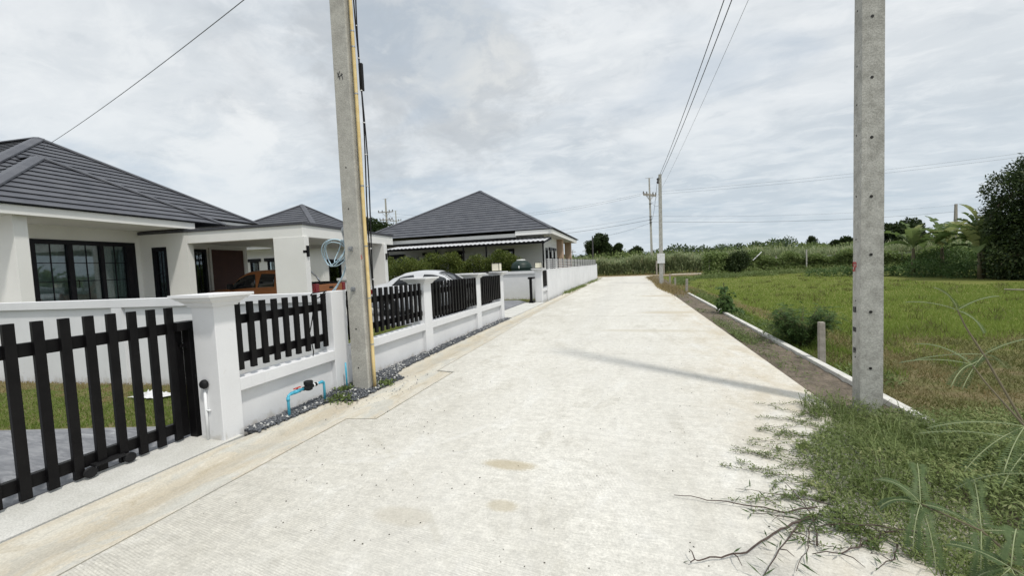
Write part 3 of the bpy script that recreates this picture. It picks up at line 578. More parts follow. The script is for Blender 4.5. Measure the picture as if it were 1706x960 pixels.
# ------------------------------------------------------------------ tall poles
def i_pole(x0,x1,y0,y1,h,tx,ty,rec,name,label,mat):
    cx,cy=(x0+x1)/2,(y0+y1)/2; t=thing(name,label,'utility pole',(cx,cy,-.2),group='square concrete utility poles')
    def sec(s,z):
        if rec<0:
            q=-rec; hx,hy=(x1-x0)/2*(1-tx*z/h),(y1-y0)/2*(1-ty*z/h); f=hy*.80
            return [(cx-hx,cy-hy,z),(cx+hx,cy-hy,z),(cx+hx,cy-hy+f,z),(cx+hx-q,cy-hy+f+q,z),(cx+hx-q,cy,z),(cx+hx-q,cy+hy*.5,z),(cx+hx-q,cy+hy,z),(cx-hx+q,cy+hy,z),(cx-hx+q,cy+hy*.5,z),(cx-hx+q,cy,z),(cx-hx+q,cy-hy+f+q,z),(cx-hx,cy-hy+f,z)]
        hx,hy=(x1-x0)/2*(1-(1-s)*tx*0)*(1-tx*z/h),(y1-y0)/2*(1-ty*z/h); f=hy*.42
        return [(cx-hx,cy-hy,z),(cx+hx,cy-hy,z),(cx+hx,cy-hy+f,z),(cx+hx-rec,cy-hy+f+rec*.6,z),(cx+hx-rec,cy+hy-f-rec*.6,z),(cx+hx,cy+hy-f,z),(cx+hx,cy+hy,z),(cx-hx,cy+hy,z),(cx-hx,cy+hy-f,z),(cx-hx+rec,cy+hy-f-rec*.6,z),(cx-hx+rec,cy-hy+f+rec*.6,z),(cx-hx,cy-hy+f,z)]
    m=MB(); zs=np.linspace(-.4,h,14); vs=[]; 
    for z in zs: vs+=[(x+rng.normal()*.0008,y+rng.normal()*.0008,zz) for x,y,zz in sec(1,z)]
    fs=[(i*12+k,i*12+(k+1)%12,(i+1)*12+(k+1)%12,(i+1)*12+k) for i in range(13) for k in range(12)]+[tuple(range(11,-1,-1)),tuple(range(13*12,14*12))]
    m.add(vs,fs); part('shaft',m,mat,t,bevel=.006); return t
pl=i_pole(-3.75,-3.50,4.52,4.70,6.7,.12,.1,.03,'utility_pole','tall square pole with a yellow pipe and black cables by the white fence',MT['pole'])
hh=MB()
for z in (.31,.84,2.45,2.99,3.52,4.57): part('bolt_hole',MB().lathe([(.011,-.002),(.011,.002)],12,(-3.64,4.519+.0022*z,z),'y'),MT['hole'],pl)
bb=MB()
for z in (1.38,1.92): part('bolt',MB().lathe([(.012,0),(.012,-.05)],10,(-3.64,4.52,z),'y').lathe([(.022,-.012),(.022,-.03)],6,(-3.64,4.52,z),'y').box(-3.672,-3.608,4.508,4.522,z-.03,z+.03),MT['steel'],pl)

part('conduit',MB().tube([(-3.468,4.615,-.02)]+[(-3.468-.0022*z,4.615,z) for z in np.linspace(.4,6.4,8)],.0225,12),MT['conduit'],pl,smooth=True)
cl_=MB()
for z in (.62,1.25,1.95,2.75,3.95,4.55,4.75): cl_.lathe([(.0255,-.008),(.0255,.008)],12,(-3.468-.0022*z,4.615,z))
part('pipe_clip',cl_,MT['steel'],pl)
cb=MB()
for dx,dy,ph in ((.0,.03,0),(.014,.045,1.3)):
    cb.tube([(-3.455-.0024*z+dx+.012*math.sin(z*2.1+ph),4.66+dy+.01*math.cos(z*1.7+ph),z) for z in np.linspace(.85,6.5,34)],.009,7)
part('cable',cb,MT['rubber'],pl,smooth=True)
tb=MB()
for z in np.arange(1.5,6.2,.42): tb.lathe([(.017,-.006),(.017,.006)],10,(-3.448-.0024*z+.012*math.sin(z*2.1+.6),4.698,z))
part('cable_tie',tb,MT['foil'],pl)
part('splice_box',MB().box(-3.478,-3.425,4.69,4.73,4.02,4.38),MT['rubber'],pl,bevel=.008)
def text_on(body,size,loc,mat,parent,face='-x',name='stencil_text'):
    c=bpy.data.curves.new('lettering','FONT'); c.body=body; c.size=size; c.align_x='CENTER'; c.align_y='CENTER'; c.extrude=.0008; c.materials.append(mat); c.offset=.0012
    tmp=bpy.data.objects.new('tmp',c); COL.objects.link(tmp); dg=bpy.context.evaluated_depsgraph_get(); me=bpy.data.meshes.new_from_object(tmp.evaluated_get(dg)); bpy.data.objects.remove(tmp); o=bpy.data.objects.new(name,me); link(o,parent); b=base_of(parent)
    ax={'-x':((0,-1,0),(0,0,1),(-1,0,0)),'+x':((0,1,0),(0,0,1),(1,0,0)),'-y':((1,0,0),(0,0,1),(0,-1,0))}[face]
    m=Matrix.Identity(4)
    for i,a in enumerate(ax):
        for k in range(3): m[k][i]=a[k]
    m[0][3],m[1][3],m[2][3]=[loc[i]-b[i] for i in range(3)]
    o.matrix_local=m; return o
text_on('5',.075,(-3.503,4.548,1.80),MT['redpaint'],pl,'+x')
mk=MB().box(-3.70,-3.685,4.525,4.5265,4.12,4.22); mk=MB()
for (ax,az,bx,bz) in ((-3.68,4.22,-3.645,4.13),(-3.645,4.23,-3.675,4.16),(-3.62,4.20,-3.60,4.12),(-3.66,4.16,-3.60,4.19)): mk.tube([(ax,4.5265,az),(bx,4.5265,bz)],.006,5)
part('paint_mark',mk,MT['blackpaint'],pl)
pr=i_pole(2.085,2.272,4.79,5.0,7.9,.12,.1,-.022,'utility_pole','bare square pole with red letters beside the weeds and kerb',MT['pole_pale'])
hh=MB()
for i in range(13):
    z=.441+.5615*i; part('bolt_hole',MB().lathe([(.0135,-.002),(.0135,.002)],14,(2.168,4.7888+.0013*z,z),'y'),MT['hole'],pr)
for z in (.52,1.10,1.72,2.15,2.75,3.05,3.42,3.95): part('side_hole',MB().lathe([(.008,-.002),(.008,.002)],10,(2.1065+.0014*z,4.937,z),'x'),MT['hole'],pr)
for s_,z,sz,mt in (('SPP',1.44,.115,'redpaint'),('0.00U',1.005,.062,'blackpaint'),('000000',.80,.050,'blackpaint'),('19995',.585,.060,'blackpaint')):
    o=text_on(s_,sz,(2.1045+.0014*z,4.938,z),MT[mt],pr); o.scale=(.62,1.35,1) if s_!='SPP' else (.66,1.2,1)
# coiled blue hose hung on the tall pole
t=thing('hose_coil','coil of pale blue hose hung on the tall pole above the fence','hose',(-3.80,4.62,1.95))
def ring(c,rx,rz,tilt,n=36,ph=0): return [(c[0]+rx*math.cos(a)+tilt*math.sin(a),c[1]+.04*math.sin(a*2+ph),c[2]+rz*math.sin(a)) for a in np.linspace(0,2*math.pi,n)]
h=MB()
h.tube(ring((-3.985,4.58,1.885),.185,.185,.03),.0068,7).tube(ring((-3.965,4.60,1.865),.175,.165,-.01,ph=1),.0068,7).tube(ring((-3.995,4.59,1.89),.165,.175,.05,ph=.5),.0068,7).tube(ring((-3.87,4.60,1.90),.075,.15,.06,ph=2),.0068,7)
h.tube([(-3.79,4.60,2.02),(-3.775,4.60,1.85),(-3.80,4.59,1.68),(-3.88,4.58,1.52),(-3.98,4.57,1.40),(-4.02,4.56,1.365)],.0075,7).tube([(-3.78,4.61,2.0),(-3.79,4.60,1.75),(-3.84,4.59,1.58),(-3.96,4.58,1.41),(-3.99,4.57,1.37)],.0075,7)
part('coil',h,MT['bluehose'],t,smooth=True)
part('tie',MB().lathe([(.018,-.012),(.018,.012)],8,(-3.80,4.60,2.035)).lathe([(.018,-.012),(.018,.012)],8,(-3.785,4.60,1.86)),MT['rubber'],t)
part('hook',MB().tube([(-3.75,4.60,2.2),(-3.80,4.60,2.22),(-3.83,4.60,2.18),(-3.80,4.60,2.05)],.012,8).lathe([(.02,-.03),(.035,-.01),(.035,.015),(.015,.03)],12,(-3.80,4.60,2.19),'y'),MT['steel'],t)
single('loose_cable',MB().tube([(-4.02,4.42,1.362),(-4.0,4.30,1.30),(-3.995,4.2,1.27),(-4.02,4.16,1.0),(-4.03,4.12,.85),(-3.95,4.08,.62),(-3.93,4.05,.58)],.007,6).tube([(-3.98,4.40,1.37),(-3.97,4.28,1.365),(-3.975,4.15,1.36),(-3.98,4.12,1.33)],.007,6).tube([(-3.99,4.30,1.22),(-3.985,4.33,1.30),(-3.98,4.38,1.34)],.010,6),MT['rubber'],'black cable draped down the picket panel nearest the near gate','cable',smooth=True,origin=(-4,4.3,.57))
# ------------------------------------------------------------------ roofs
def course_plane(mb,A,B,C,D,expo=.34,lift=.043):
    """tile courses on a roof plane: A-B lower edge, D-C upper edge"""
    A,B,C,D=[Vector(p) for p in (A,B,C,D)]; L=((D+C)/2-(A+B)/2).length; n=max(2,round(L/expo)); nrm=(B-A).cross(D-A).normalized()
    if nrm.z<0: nrm=-nrm
    for i in range(n):
        t0,t1=i/n,min(1,(i+1)/n+.12/n)
        a,b=A.lerp(D,t0),B.lerp(C,t0); d,c=A.lerp(D,t1),B.lerp(C,t1)
        up=nrm*lift; lo=nrm*.004; th=nrm*.016; back=((d+c)-(a+b)).normalized()*.04
        mb.add([a+up,b+up,c+lo,d+lo,a+up-th,b+up-th,a+up-th+back,b+up-th+back,a+back,b+back],[(0,1,2,3),(0,4,5,1),(4,6,7,5),(6,8,9,7)])
    mb.add([A,B,C,D],[(0,1,2,3)])
def hip_cap(mb,p,q,w=.16,h=.045,th=.06):
    p,q=Vector(p),Vector(q); d=(q-p).normalized(); s=d.cross(Vector((0,0,1))).normalized(); u=s.cross(d)
    vs=[]
    for e in (p,q): vs+=[e-s*w-u*.005,e-s*w*.95+u*(h*.8),e+u*(h+.035),e+s*w*.95+u*(h*.8),e+s*w-u*.005]
    mb.add(vs,[(0,1,6,5),(1,2,7,6),(2,3,8,7),(3,4,9,8),(0,4,3,2,1),(5,6,7,8,9)])
def hip_roof(parent,x0,x1,y0,y1,z,pitch,ridge='x',expo=.33,ext=None):
    """hipped roof over x0..x1,y0..y1 (eave line), returns part"""
    rf=MB(); cp=MB()
    if ridge=='x': w=(y1-y0)/2; r0,r1=(x0+w,(y0+y1)/2,z+w*pitch),(x1-w,(y0+y1)/2,z+w*pitch)
    else: w=(x1-x0)/2; r0,r1=((x0+x1)/2,y0+w,z+w*pitch),((x0+x1)/2,y1-w,z+w*pitch)
    a,b,c,d=(x0,y0,z),(x1,y0,z),(x1,y1,z),(x0,y1,z)
    if ridge=='x':
        course_plane(rf,a,b,r1,r0,expo); course_plane(rf,b,c,r1,r1,expo); course_plane(rf,c,d,r0,r1,expo); course_plane(rf,d,a,r0,r0,expo)
        hips=((a,r0),(d,r0),(b,r1),(c,r1),(r0,r1))
    else:
        course_plane(rf,a,b,r0,r0,expo); course_plane(rf,b,c,r1,r0,expo); course_plane(rf,c,d,r1,r1,expo); course_plane(rf,d,a,r0,r1,expo)
        hips=((a,r0),(b,r0),(c,r1),(d,r1),(r0,r1))
    for p,q in hips: hip_cap(cp,p,q)
    r=part('roof',rf,MT['tile'],parent); part('ridge_cap',cp,MT['tile'],r); return r
def window_unit(parent,axis,plane,a0,a1,z0,z1,out,fw=.08,mull=(),bars=(),name='window',depth=.10,curtain=True):
    """window set in a wall plane. axis 'x' = plane of constant x (a runs along y); out = +1/-1 outward sign"""
    def bx(m,p0,p1,u0,u1,w0,w1):
        return m.box(p0,p1,u0,u1,w0,w1) if axis=='x' else m.box(u0,u1,p0,p1,w0,w1)
    f=MB(); p0,p1=plane-out*depth,plane+out*.02
    bx(f,p0,p1,a0,a0+fw,z0,z1); bx(f,p0,p1,a1-fw,a1,z0,z1); bx(f,p0,p1,a0+fw,a1-fw,z1-fw*1.3,z1); bx(f,p0,p1,a0+fw,a1-fw,z0,z0+fw*.9)
    for m0,m1 in mull: bx(f,plane-out*(depth-.005),plane+out*.01,m0,m1,z0+fw*.9,z1-fw*1.3)
    W=part(name,f,MT['frame'],parent)
    b=MB()
    for u in bars[0] if bars else (): bx(b,plane-out*.062,plane-out*.04,u-.011,u+.011,z0+fw*.9,z1-fw*1.3)
    for zz in bars[1] if bars else (): bx(b,plane-out*.061,plane-out*.041,a0+fw,a1-fw,zz-.011,zz+.011)
    if bars: part('glazing_bar',b,MT['frame'],W)
    g=MB(); bx(g,plane-out*.058,plane-out*.054,a0+fw,a1-fw,z0+fw*.9,z1-fw*1.3); part('pane',g,MT['glass'],W)
    if curtain:
        c=MB(); n=int((a1-a0)/.028); q=plane-out*.20; pts=[]
        for i in range(n+1):
            u=a0+(a1-a0)*i/n; pts.append((q+out*(.022*math.sin(i*1.05)+.016*math.sin(i*.37+1)),u))
        vs=[];
        for p,u in pts:
            for zz in (z0,z1): vs.append((p,u,zz) if axis=='x' else (u,p,zz))
        c.add(vs,[(2*i,2*i+2,2*i+3,2*i+1) for i in range(n)]); part('curtain',c,MT['curtain'],W,smooth=True)
    else:
        c=MB(); bx(c,plane-out*.30,plane-out*.28,a0,a1,z0,z1); part('dark_blind',c,MT['frame'],W)
    return W
def wall_open(mb,axis,p0,p1,a0,a1,z0,z1,ops):
    """wall slab with rectangular openings (a,b,z0,z1) sorted along a"""
    def bx(u0,u1,w0,w1):
        if u1-u0>1e-4 and w1-w0>1e-4: mb.box(p0,p1,u0,u1,w0,w1) if axis=='x' else mb.box(u0,u1,p0,p1,w0,w1)
    u=a0
    for (s,e,b,t) in ops: bx(u,s,z0,z1); bx(s,e,z0,b); bx(s,e,t,z1); u=e
    bx(u,a1,z0,z1)
HW=MT['house_white']
# ------------------------------------------------------------------ house with carport (turned 7 deg)
H=thing('hip_roof_house','white bungalow with dark hipped roofs, porch and carport behind the near lawn','house',(-15.1,10,0),7)
XD=-15.13
w_=MB(); wall_open(w_,'x',XD-.18,XD,3.5,16.0,-.1,3.62,[(8.68,11.34,.52,2.93),(13.42,13.98,.12,2.80)]); part('wall',w_,HW,H)
w_=MB(); wall_open(w_,'y',11.5,11.72,XD+.001,-13.175,-.1,3.20,[(-14.62,-14.03,.75,2.75)]); part('wall',w_,HW,H)
part('wall',MB().box(-26,XD-.55,7.3,15.7,-.1,3.9).box(XD-.55,XD-.185,15.80,16.0,-.1,3.6).box(XD-.6,XD-.19,7.0,7.2,-.1,3.6).box(-26,XD-.56,15.71,15.9,-.1,3.6),HW,H)
part('porch_floor',MB().box(XD+.002,-13.3,5.5,11.49,-.1,.50),MT['apron'],H)
window_unit(H,'x',XD,8.68,11.34,.52,2.93,1,.10,mull=((9.50,9.63),(10.325,10.425),(11.06,11.24)),bars=((9.13,9.98,10.75),(1.12,1.70,2.25)),name='sliding_door')
hd=MB()
for y in (9.46,9.67): hd.tube([(XD+.02,y,1.50),(XD+.07,y,1.52),(XD+.07,y,1.72),(XD+.02,y,1.74)],.012,8)
part('door_handle',hd,MT['rubber'],[c for c in H.children if c.name.startswith('sliding_door')][0],smooth=True)
window_unit(H,'y',11.5,-14.62,-14.03,.75,2.75,-1,.10,bars=((-14.325,),(1.25,1.85)),name='window')
dr=window_unit(H,'x',XD,13.42,13.98,.12,2.80,1,.09,bars=((13.70,),(1.0,1.7,2.3)),name='side_door',curtain=False)
part('garage_panel',MB().box(XD+.003,XD+.05,14.15,15.72,.1,2.80),MT['wine'],H); 
fr=MB().box(XD+.003,XD+.07,14.06,14.149,.1,2.86).box(XD+.003,XD+.07,15.721,15.81,.1,2.86).box(XD+.003,XD+.07,14.15,15.72,2.801,2.86); part('panel_trim',fr,MT['soffit'],H)
# porch
part('soffit',MB().box(XD+.002,-13.22,6.7,11.83,3.33,3.36),MT['soffit'],H)
part('fascia',MB().box(-13.22,-13.18,6.6,11.84,3.32,3.545).box(XD+.1,-13.222,11.80,11.84,3.33,3.545),HW,H,bevel=.004)
part('porch_column',MB().box(-14.25,-13.40,7.43,7.69,-.1,3.33),HW,H,bevel=.006)
r=MB(); cp=MB(); xe,y0,y1,z=-13.12,6.59,12.97,3.555; w=(y1-y0)/2; pk=(xe-w,(y0+y1)/2,z+w*.615); bk=-20.5
course_plane(r,(xe,y0,z),(xe,y1,z),pk,pk); course_plane(r,(bk,y0,z),(xe,y0,z),pk,(bk,pk[1],pk[2])); course_plane(r,(xe,y1,z),(bk,y1,z),(bk,pk[1],pk[2]),pk)
for p,q in (((xe,y0,z),pk),((xe,y1,z),pk),(pk,(bk,pk[1],pk[2]))): hip_cap(cp,p,q)
rr_=part('porch_roof',r,MT['tile'],H); part('ridge_cap',cp,MT['tile'],rr_)
xe,y1,z,w=-14.5,16.08,3.96,4.585; y0=y1-2*w; pk=(xe-w,(y0+y1)/2,z+w*.63); bk=-27
r=MB(); cp=MB()
course_plane(r,(xe,y0,z),(xe,y1,z),pk,pk); course_plane(r,(bk,y0,z),(xe,y0,z),pk,(bk,pk[1],pk[2])); course_plane(r,(xe,y1,z),(bk,y1,z),(bk,pk[1],pk[2]),pk)
for p,q in (((xe,y0,z),pk),((xe,y1,z),pk),(pk,(bk,pk[1],pk[2]))): hip_cap(cp,p,q)
rr_=part('roof',r,MT['tile'],H); part('ridge_cap',cp,MT['tile'],rr_)
part('eave_board',MB().box(-26.5,xe-.06,y0+.06,y1-.06,z-.14,z-.03),HW,H)
# carport
part('carport_ceiling',MB().box(XD+.003,-9.0,11.72,17.45,3.0,3.18),MT['soffit'],H)
bm=MB().box(-13.17,-8.80,11.503,11.70,2.82,3.20).box(-9.0,-8.803,11.70,17.45,2.82,3.197).box(XD+.01,-8.80,17.45,17.65,2.82,3.20); part('carport_beam',bm,HW,H,bevel=.005)
part('carport_flashing',MB().box(XD-.0,-8.76,11.46,17.69,3.201,3.29),MT['flash'],H,bevel=.004)
part('carport_column',MB().box(-9.86,-8.74,11.49,11.71,-.1,2.825),HW,H,bevel=.006)
part('carport_column',MB().box(-9.95,-8.74,16.65,16.92,-.1,2.825),HW,H,bevel=.006)
part('carport_floor',MB().box(XD+.004,-8.5,11.73,17.6,-.1,.10),MT['apron'],H)
l=MB().box(-8.735,-8.69,11.555,11.645,2.18,2.53); wl=part('wall_lamp',l,MT['black'],H,bevel=.004); part('lamp_arm',MB().box(-8.80,-8.735,11.48,11.60,2.30,2.38),MT['black'],wl)
wl=part('wall_lamp',MB().box(-8.735,-8.70,16.74,16.83,2.12,2.40),MT['black'],H,bevel=.004)
# ------------------------------------------------------------------ bungalow seen through and over the carport
Bn=thing('hip_roof_house','white bungalow with a pointed dark roof just behind the carport','house',(-19.5,25.7,0),7)
hip_roof(Bn,-14.33-10.38,-14.33,20.5,20.5+10.4,3.4,.6,'x')
wm=MB(); wall_open(wm,'y',21.2,21.38,-24.2,-15.03,-.1,3.2,[(-19.87,-19.27,.9,2.55),(-18.68,-18.05,.9,2.52)]); part('wall',wm,HW,Bn)
wm=MB(); wall_open(wm,'x',-15.21,-15.03,21.381,30.3,-.1,3.2,[(21.75,23.0,.9,2.33)]); part('wall',wm,HW,Bn)
part('eave_board',MB().box(-24.6,-14.40,20.58,30.8,3.2,3.37),HW,Bn)
for a0,a1 in ((-19.87,-19.27),(-18.68,-18.05)):
    wu=window_unit(Bn,'y',21.2,a0,a1,.9,2.54,-1,.07,curtain=False); part('lintel',MB().box(a0-.15,a1+.15,21.10,21.199,2.50,2.68),MT['frame'],wu)
wu=window_unit(Bn,'x',-15.03,21.75,23.0,.9,2.33,1,.07,curtain=False); part('lintel',MB().box(-15.029,-14.93,21.6,23.15,2.30,2.46),MT['frame'],wu)
# ------------------------------------------------------------------ house with awning and brick porch beyond the hedge (turned 2 deg)
G=thing('hip_roof_house','white house with a tall dark pyramid roof and a ribbed awning beyond the hedge','house',(-10.9,31,0),2)
hip_roof(G,-18.16,-4.04,24.66,38.9,3.80,.572,'y',expo=.41)
part('fascia',MB().box(-17.6,-6.45,24.93,25.0,3.40,3.66).box(-6.44,-4.10,24.70,24.76,3.50,3.775).box(-6.46,-6.42,24.762,24.99,3.50,3.72).box(-4.16,-4.10,24.761,38.7,3.50,3.775),HW,G,bevel=.004)
part('soffit',MB().box(-17.6,-6.47,25.001,38.7,3.62,3.66).box(-6.44,-4.165,24.765,38.7,3.52,3.56),MT['soffit'],G)
wm=MB(); wall_open(wm,'y',25.9,26.1,-17.5,-4.86,-.1,3.62,[(-16.25,-15.1,1.2,2.6),(-13.35,-12.42,1.2,2.62),(-11.6,-10.55,1.2,2.62),(-8.05,-6.85,.1,2.75)]); part('wall',wm,HW,G)
wm=MB(); wall_open(wm,'x',-5.06,-4.86,26.101,31.2,-.1,3.52,[(26.35,27.2,.5,2.72),(27.75,28.7,1.0,2.62),(29.45,30.25,1.0,2.62)]); part('wall',wm,HW,G)
part('wall',MB().box(-17.5,-5.3,26.6,33,-.1,3.5),HW,G)
for a0,a1,z0,z1 in ((-16.25,-15.1,1.2,2.6),(-13.35,-12.42,1.2,2.62),(-11.6,-10.55,1.2,2.62)):
    wu=window_unit(G,'y',25.9,a0,a1,z0,z1,-1,.08,curtain=False); part('lintel',MB().box(a0-.18,a1+.18,25.78,25.899,z1-.02,z1+.16),MT['frame'],wu)
window_unit(G,'y',25.9,-8.05,-6.85,.1,2.75,-1,.14,curtain=False,name='back_door')
window_unit(G,'x',-4.86,26.35,27.2,.5,2.72,1,.12,curtain=False,name='side_door')
for a0,a1 in ((27.75,28.7),(29.45,30.25)):
    wu=window_unit(G,'x',-4.86,a0,a1,1.0,2.62,1,.1,curtain=False); part('lintel',MB().box(-4.859,-4.76,a0-.18,a1+.18,2.60,2.78),MT['frame'],wu)
for y0,y1 in ((31.6,32.5),(37.0,37.7)): part('brick_pillar',MB().box(-5.05,-4.5,y0,y1,-.1,3.52),MT['brick'],G)
aw=MB(); n=150; vs=[]
for i in range(n+1):
    x=-14.85+10.5*i/n; dz=.035 if (i%4) in (0,1) else 0.0
    vs+=[(x,23.35,2.99+dz),(x,25.89,3.37+dz)]
aw.add(vs,[(2*i,2*i+2,2*i+3,2*i+1) for i in range(n)]); awn=part('awning',aw,MT['awning'],G)
am=MB().box(-14.85,-4.36,23.36,23.44,2.86,2.95).box(-14.85,-4.36,24.6,24.68,3.02,3.10)
for i in range(7): am.slab((-14.8+1.73*i,23.40,2.96),(-14.72+1.73*i,23.40,2.96),(-14.72+1.73*i,25.88,3.28),(-14.8+1.73*i,25.88,3.28),.08)
am.box(-17.6,-6.46,24.86,24.925,3.30,3.41); am.box(-14.85,-4.36,25.80,25.89,3.20,3.40)  # first box: black strip added to stand for the shadow gap under the fascia
part('awning_frame_shadow_strip',am,MT['black'],awn)
ap=MB()
for x in (-14.75,-11.3,-9.46,-7.97,-4.45): ap.box(x-.04,x+.04,23.36,23.44,-.05,2.86)
part('awning_post',ap,MT['black'],awn)
ac=part('air_conditioner',MB().box(-14.75,-13.9,25.60,25.89,1.95,2.55),MT['ac'],G,bevel=.01); part('fan_grille',MB().lathe([(.02,0),(.23,0),(.23,-.012),(.02,-.012)],24,(-14.35,25.597,2.25),'y'),MT['rubber'],ac)
# tank
t=thing('water_tank','dark green ribbed water tank with a pale lid behind the white side wall','tank',(-6.0,21.0,0))
prof=[(.45,0),(.55,.03)]
for i in range(8): z0=.06+i*.19; prof+=[(.55,z0),(.58,z0+.05),(.58,z0+.11),(.55,z0+.16)]
prof+=[(.54,1.62),(.48,1.73),(.34,1.82),(.25,1.86),(.22,1.87)]
part('body',MB().lathe(prof,32,(-6.0,21.0,0)),MT['tank'],t,smooth=True)
part('lid',MB().lathe([(.25,1.85),(.25,1.90),(.21,1.93),(.05,1.945)],24,(-6.0,21.0,0)),MT['ac'],t,smooth=True)
part('valve',MB().tube([(-5.95,20.40,1.45),(-5.95,20.36,1.47),(-5.95,20.35,1.58)],.03,8),MT['whitepvc'],t,smooth=True)
# ------------------------------------------------------------------ vehicles
def cr(K,t):
    """monotone-ish cubic through stations"""
    K=np.asarray(K,float); y=K[:,0]; i=int(np.clip(np.searchsorted(y,t)-1,0,len(y)-2)); u=(t-y[i])/(y[i+1]-y[i])
    p0,p1,p2,p3=K[max(i-1,0)],K[i],K[i+1],K[min(i+2,len(y)-1)]
    m1=(p2-p0)/max(p2[0]-p0[0],1e-6)*(y[i+1]-y[i])*.6; m2=(p3-p1)/max(p3[0]-p1[0],1e-6)*(y[i+1]-y[i])*.6
    return (2*u**3-3*u**2+1)*p1+(u**3-2*u**2+u)*m1+(-2*u**3+3*u**2)*p2+(u**3-u**2)*m2
# stations: y, zb, zbelt, zroof, wbelt, wroof
def car_ring(S):
    y,zb,zl,zr,wl,wr=S
    return [(0,zb),(wl*.86,zb),(wl*.96,zb+.10),(wl*1.0,zb+(zl-zb)*.55),(wl*.985,zl-.05),(wl*.965,zl),(wr+.02,max(zl+.004,zr-.075)),(wr-.05,zr-.028),(wr*.55,zr-.006),(0,zr)]
def car_loft(stations,n=60):
    ys=np.linspace(stations[0][0],stations[-1][0],n); rings=[[(x,y,z) for x,z in car_ring(cr(stations,y))] for y in ys]; return ys,rings
def car_body(name,stations,mat,parent,n=64):
    ys,rings=car_loft(stations,n); k=len(rings[0]); vs=[];fs=[]
    for r in rings: vs+=r+[(-x,y,z) for x,y,z in r[-2:0:-1]]
    m=2*k-2
    for i in range(n-1):
        for j in range(m): fs.append((i*m+j,i*m+(j+1)%m,(i+1)*m+(j+1)%m,(i+1)*m+j))
    fs+= [tuple(range(m-1,-1,-1)),tuple(range((n-1)*m,n*m))]
    b=MB().add(vs,fs); o=mesh_obj(name,b,mat,parent,smooth=True)
    return o
def side_panel(name,stations,y0,y1,t0,t1,mat,parent,side,n=14,out=.006,a=5,b=6,skew=0.0):
    """glass panel on the flank between ring points a and b; t0,t1 = fraction up; skew shortens the upper edge"""
    vs=[];fs=[]
    for i in range(n+1):
        for j,tt in enumerate((t0,t1)):
            sk=skew if j else 0; yy=y0+sk+(y1-sk*.8-y0-sk)*i/n if j else y0+(y1-y0)*i/n
            r=car_ring(cr(stations,yy)); p,q=Vector((r[a][0],yy,r[a][1])),Vector((r[b][0],yy,r[b][1])); v=p.lerp(q,tt); v.x+=out; v.z+=out*.4
            vs.append((v.x*side,v.y,v.z))
    fs=[(2*i,2*i+2,2*i+3,2*i+1) if side>0 else (2*i+1,2*i+3,2*i+2,2*i) for i in range(n)]
    o=mesh_obj(name,MB().add(vs,fs),mat,parent,smooth=True)
    md=o.modifiers.new('t','SOLIDIFY'); md.thickness=.006; md.offset=0; return o
def top_panel(name,stations,y0,y1,mat,parent,wf0=.96,wf1=.92,n=8,out=.008):
    vs=[];fs=[];k=8
    for i in range(n+1):
        yy=y0+(y1-y0)*i/n; r=car_ring(cr(stations,yy)); pts=[r[9],r[8],r[7],r[6]]; xs=[p[0] for p in pts]; zs=[p[1] for p in pts]
        W=r[6][0]*(wf0+(wf1-wf0)*i/n)
        for j in range(k+1):
            x=-W+2*W*j/k; z=float(np.interp(abs(x),xs,zs)); vs.append((x,yy,z+out))
    for i in range(n):
        for j in range(k): q=i*(k+1)+j; fs.append((q,q+1,q+k+2,q+k+1))
    o=mesh_obj(name,MB().add(vs,fs),mat,parent,smooth=True); md=o.modifiers.new('t','SOLIDIFY'); md.thickness=.006; md.offset=0; return o
def wheel(parent,x,y,r,wd):
    s=1 if x>0 else -1
    W=mesh_obj('wheel',MB().lathe([(r*.62,-wd/2),(r*.94,-wd/2),(r,-wd*.32),(r,wd*.32),(r*.94,wd/2),(r*.62,wd/2)],28,(x,y,r),'x'),MT['rubber'],parent,smooth=True)
    rm=MB().lathe([(r*.62,-.01),(r*.60,.02),(r*.52,.01),(r*.2,.03),(.02,.035)],24,(x+s*wd*.36,y,r),'x')
    for k in range(7):
        a=2*math.pi*k/7; c,d=math.cos(a),math.sin(a); rm.slab((x+s*wd*.46,y+c*.06-d*.02,r+d*.06+c*.02),(x+s*wd*.46,y+c*r*.58-d*.03,r+d*r*.58+c*.03),(x+s*wd*.46,y+c*r*.58+d*.03,r+d*r*.58-c*.03),(x+s*wd*.46,y+c*.06+d*.02,r+d*.06-c*.02),.02)
    mesh_obj('rim',rm,MT['steel'],W)
    mesh_obj('wheel_arch',MB().lathe([(r*1.16,-.008),(r*1.16,.008)],30,(x+s*wd*.40,y,r+.01),'x'),MT['rubber'],parent)
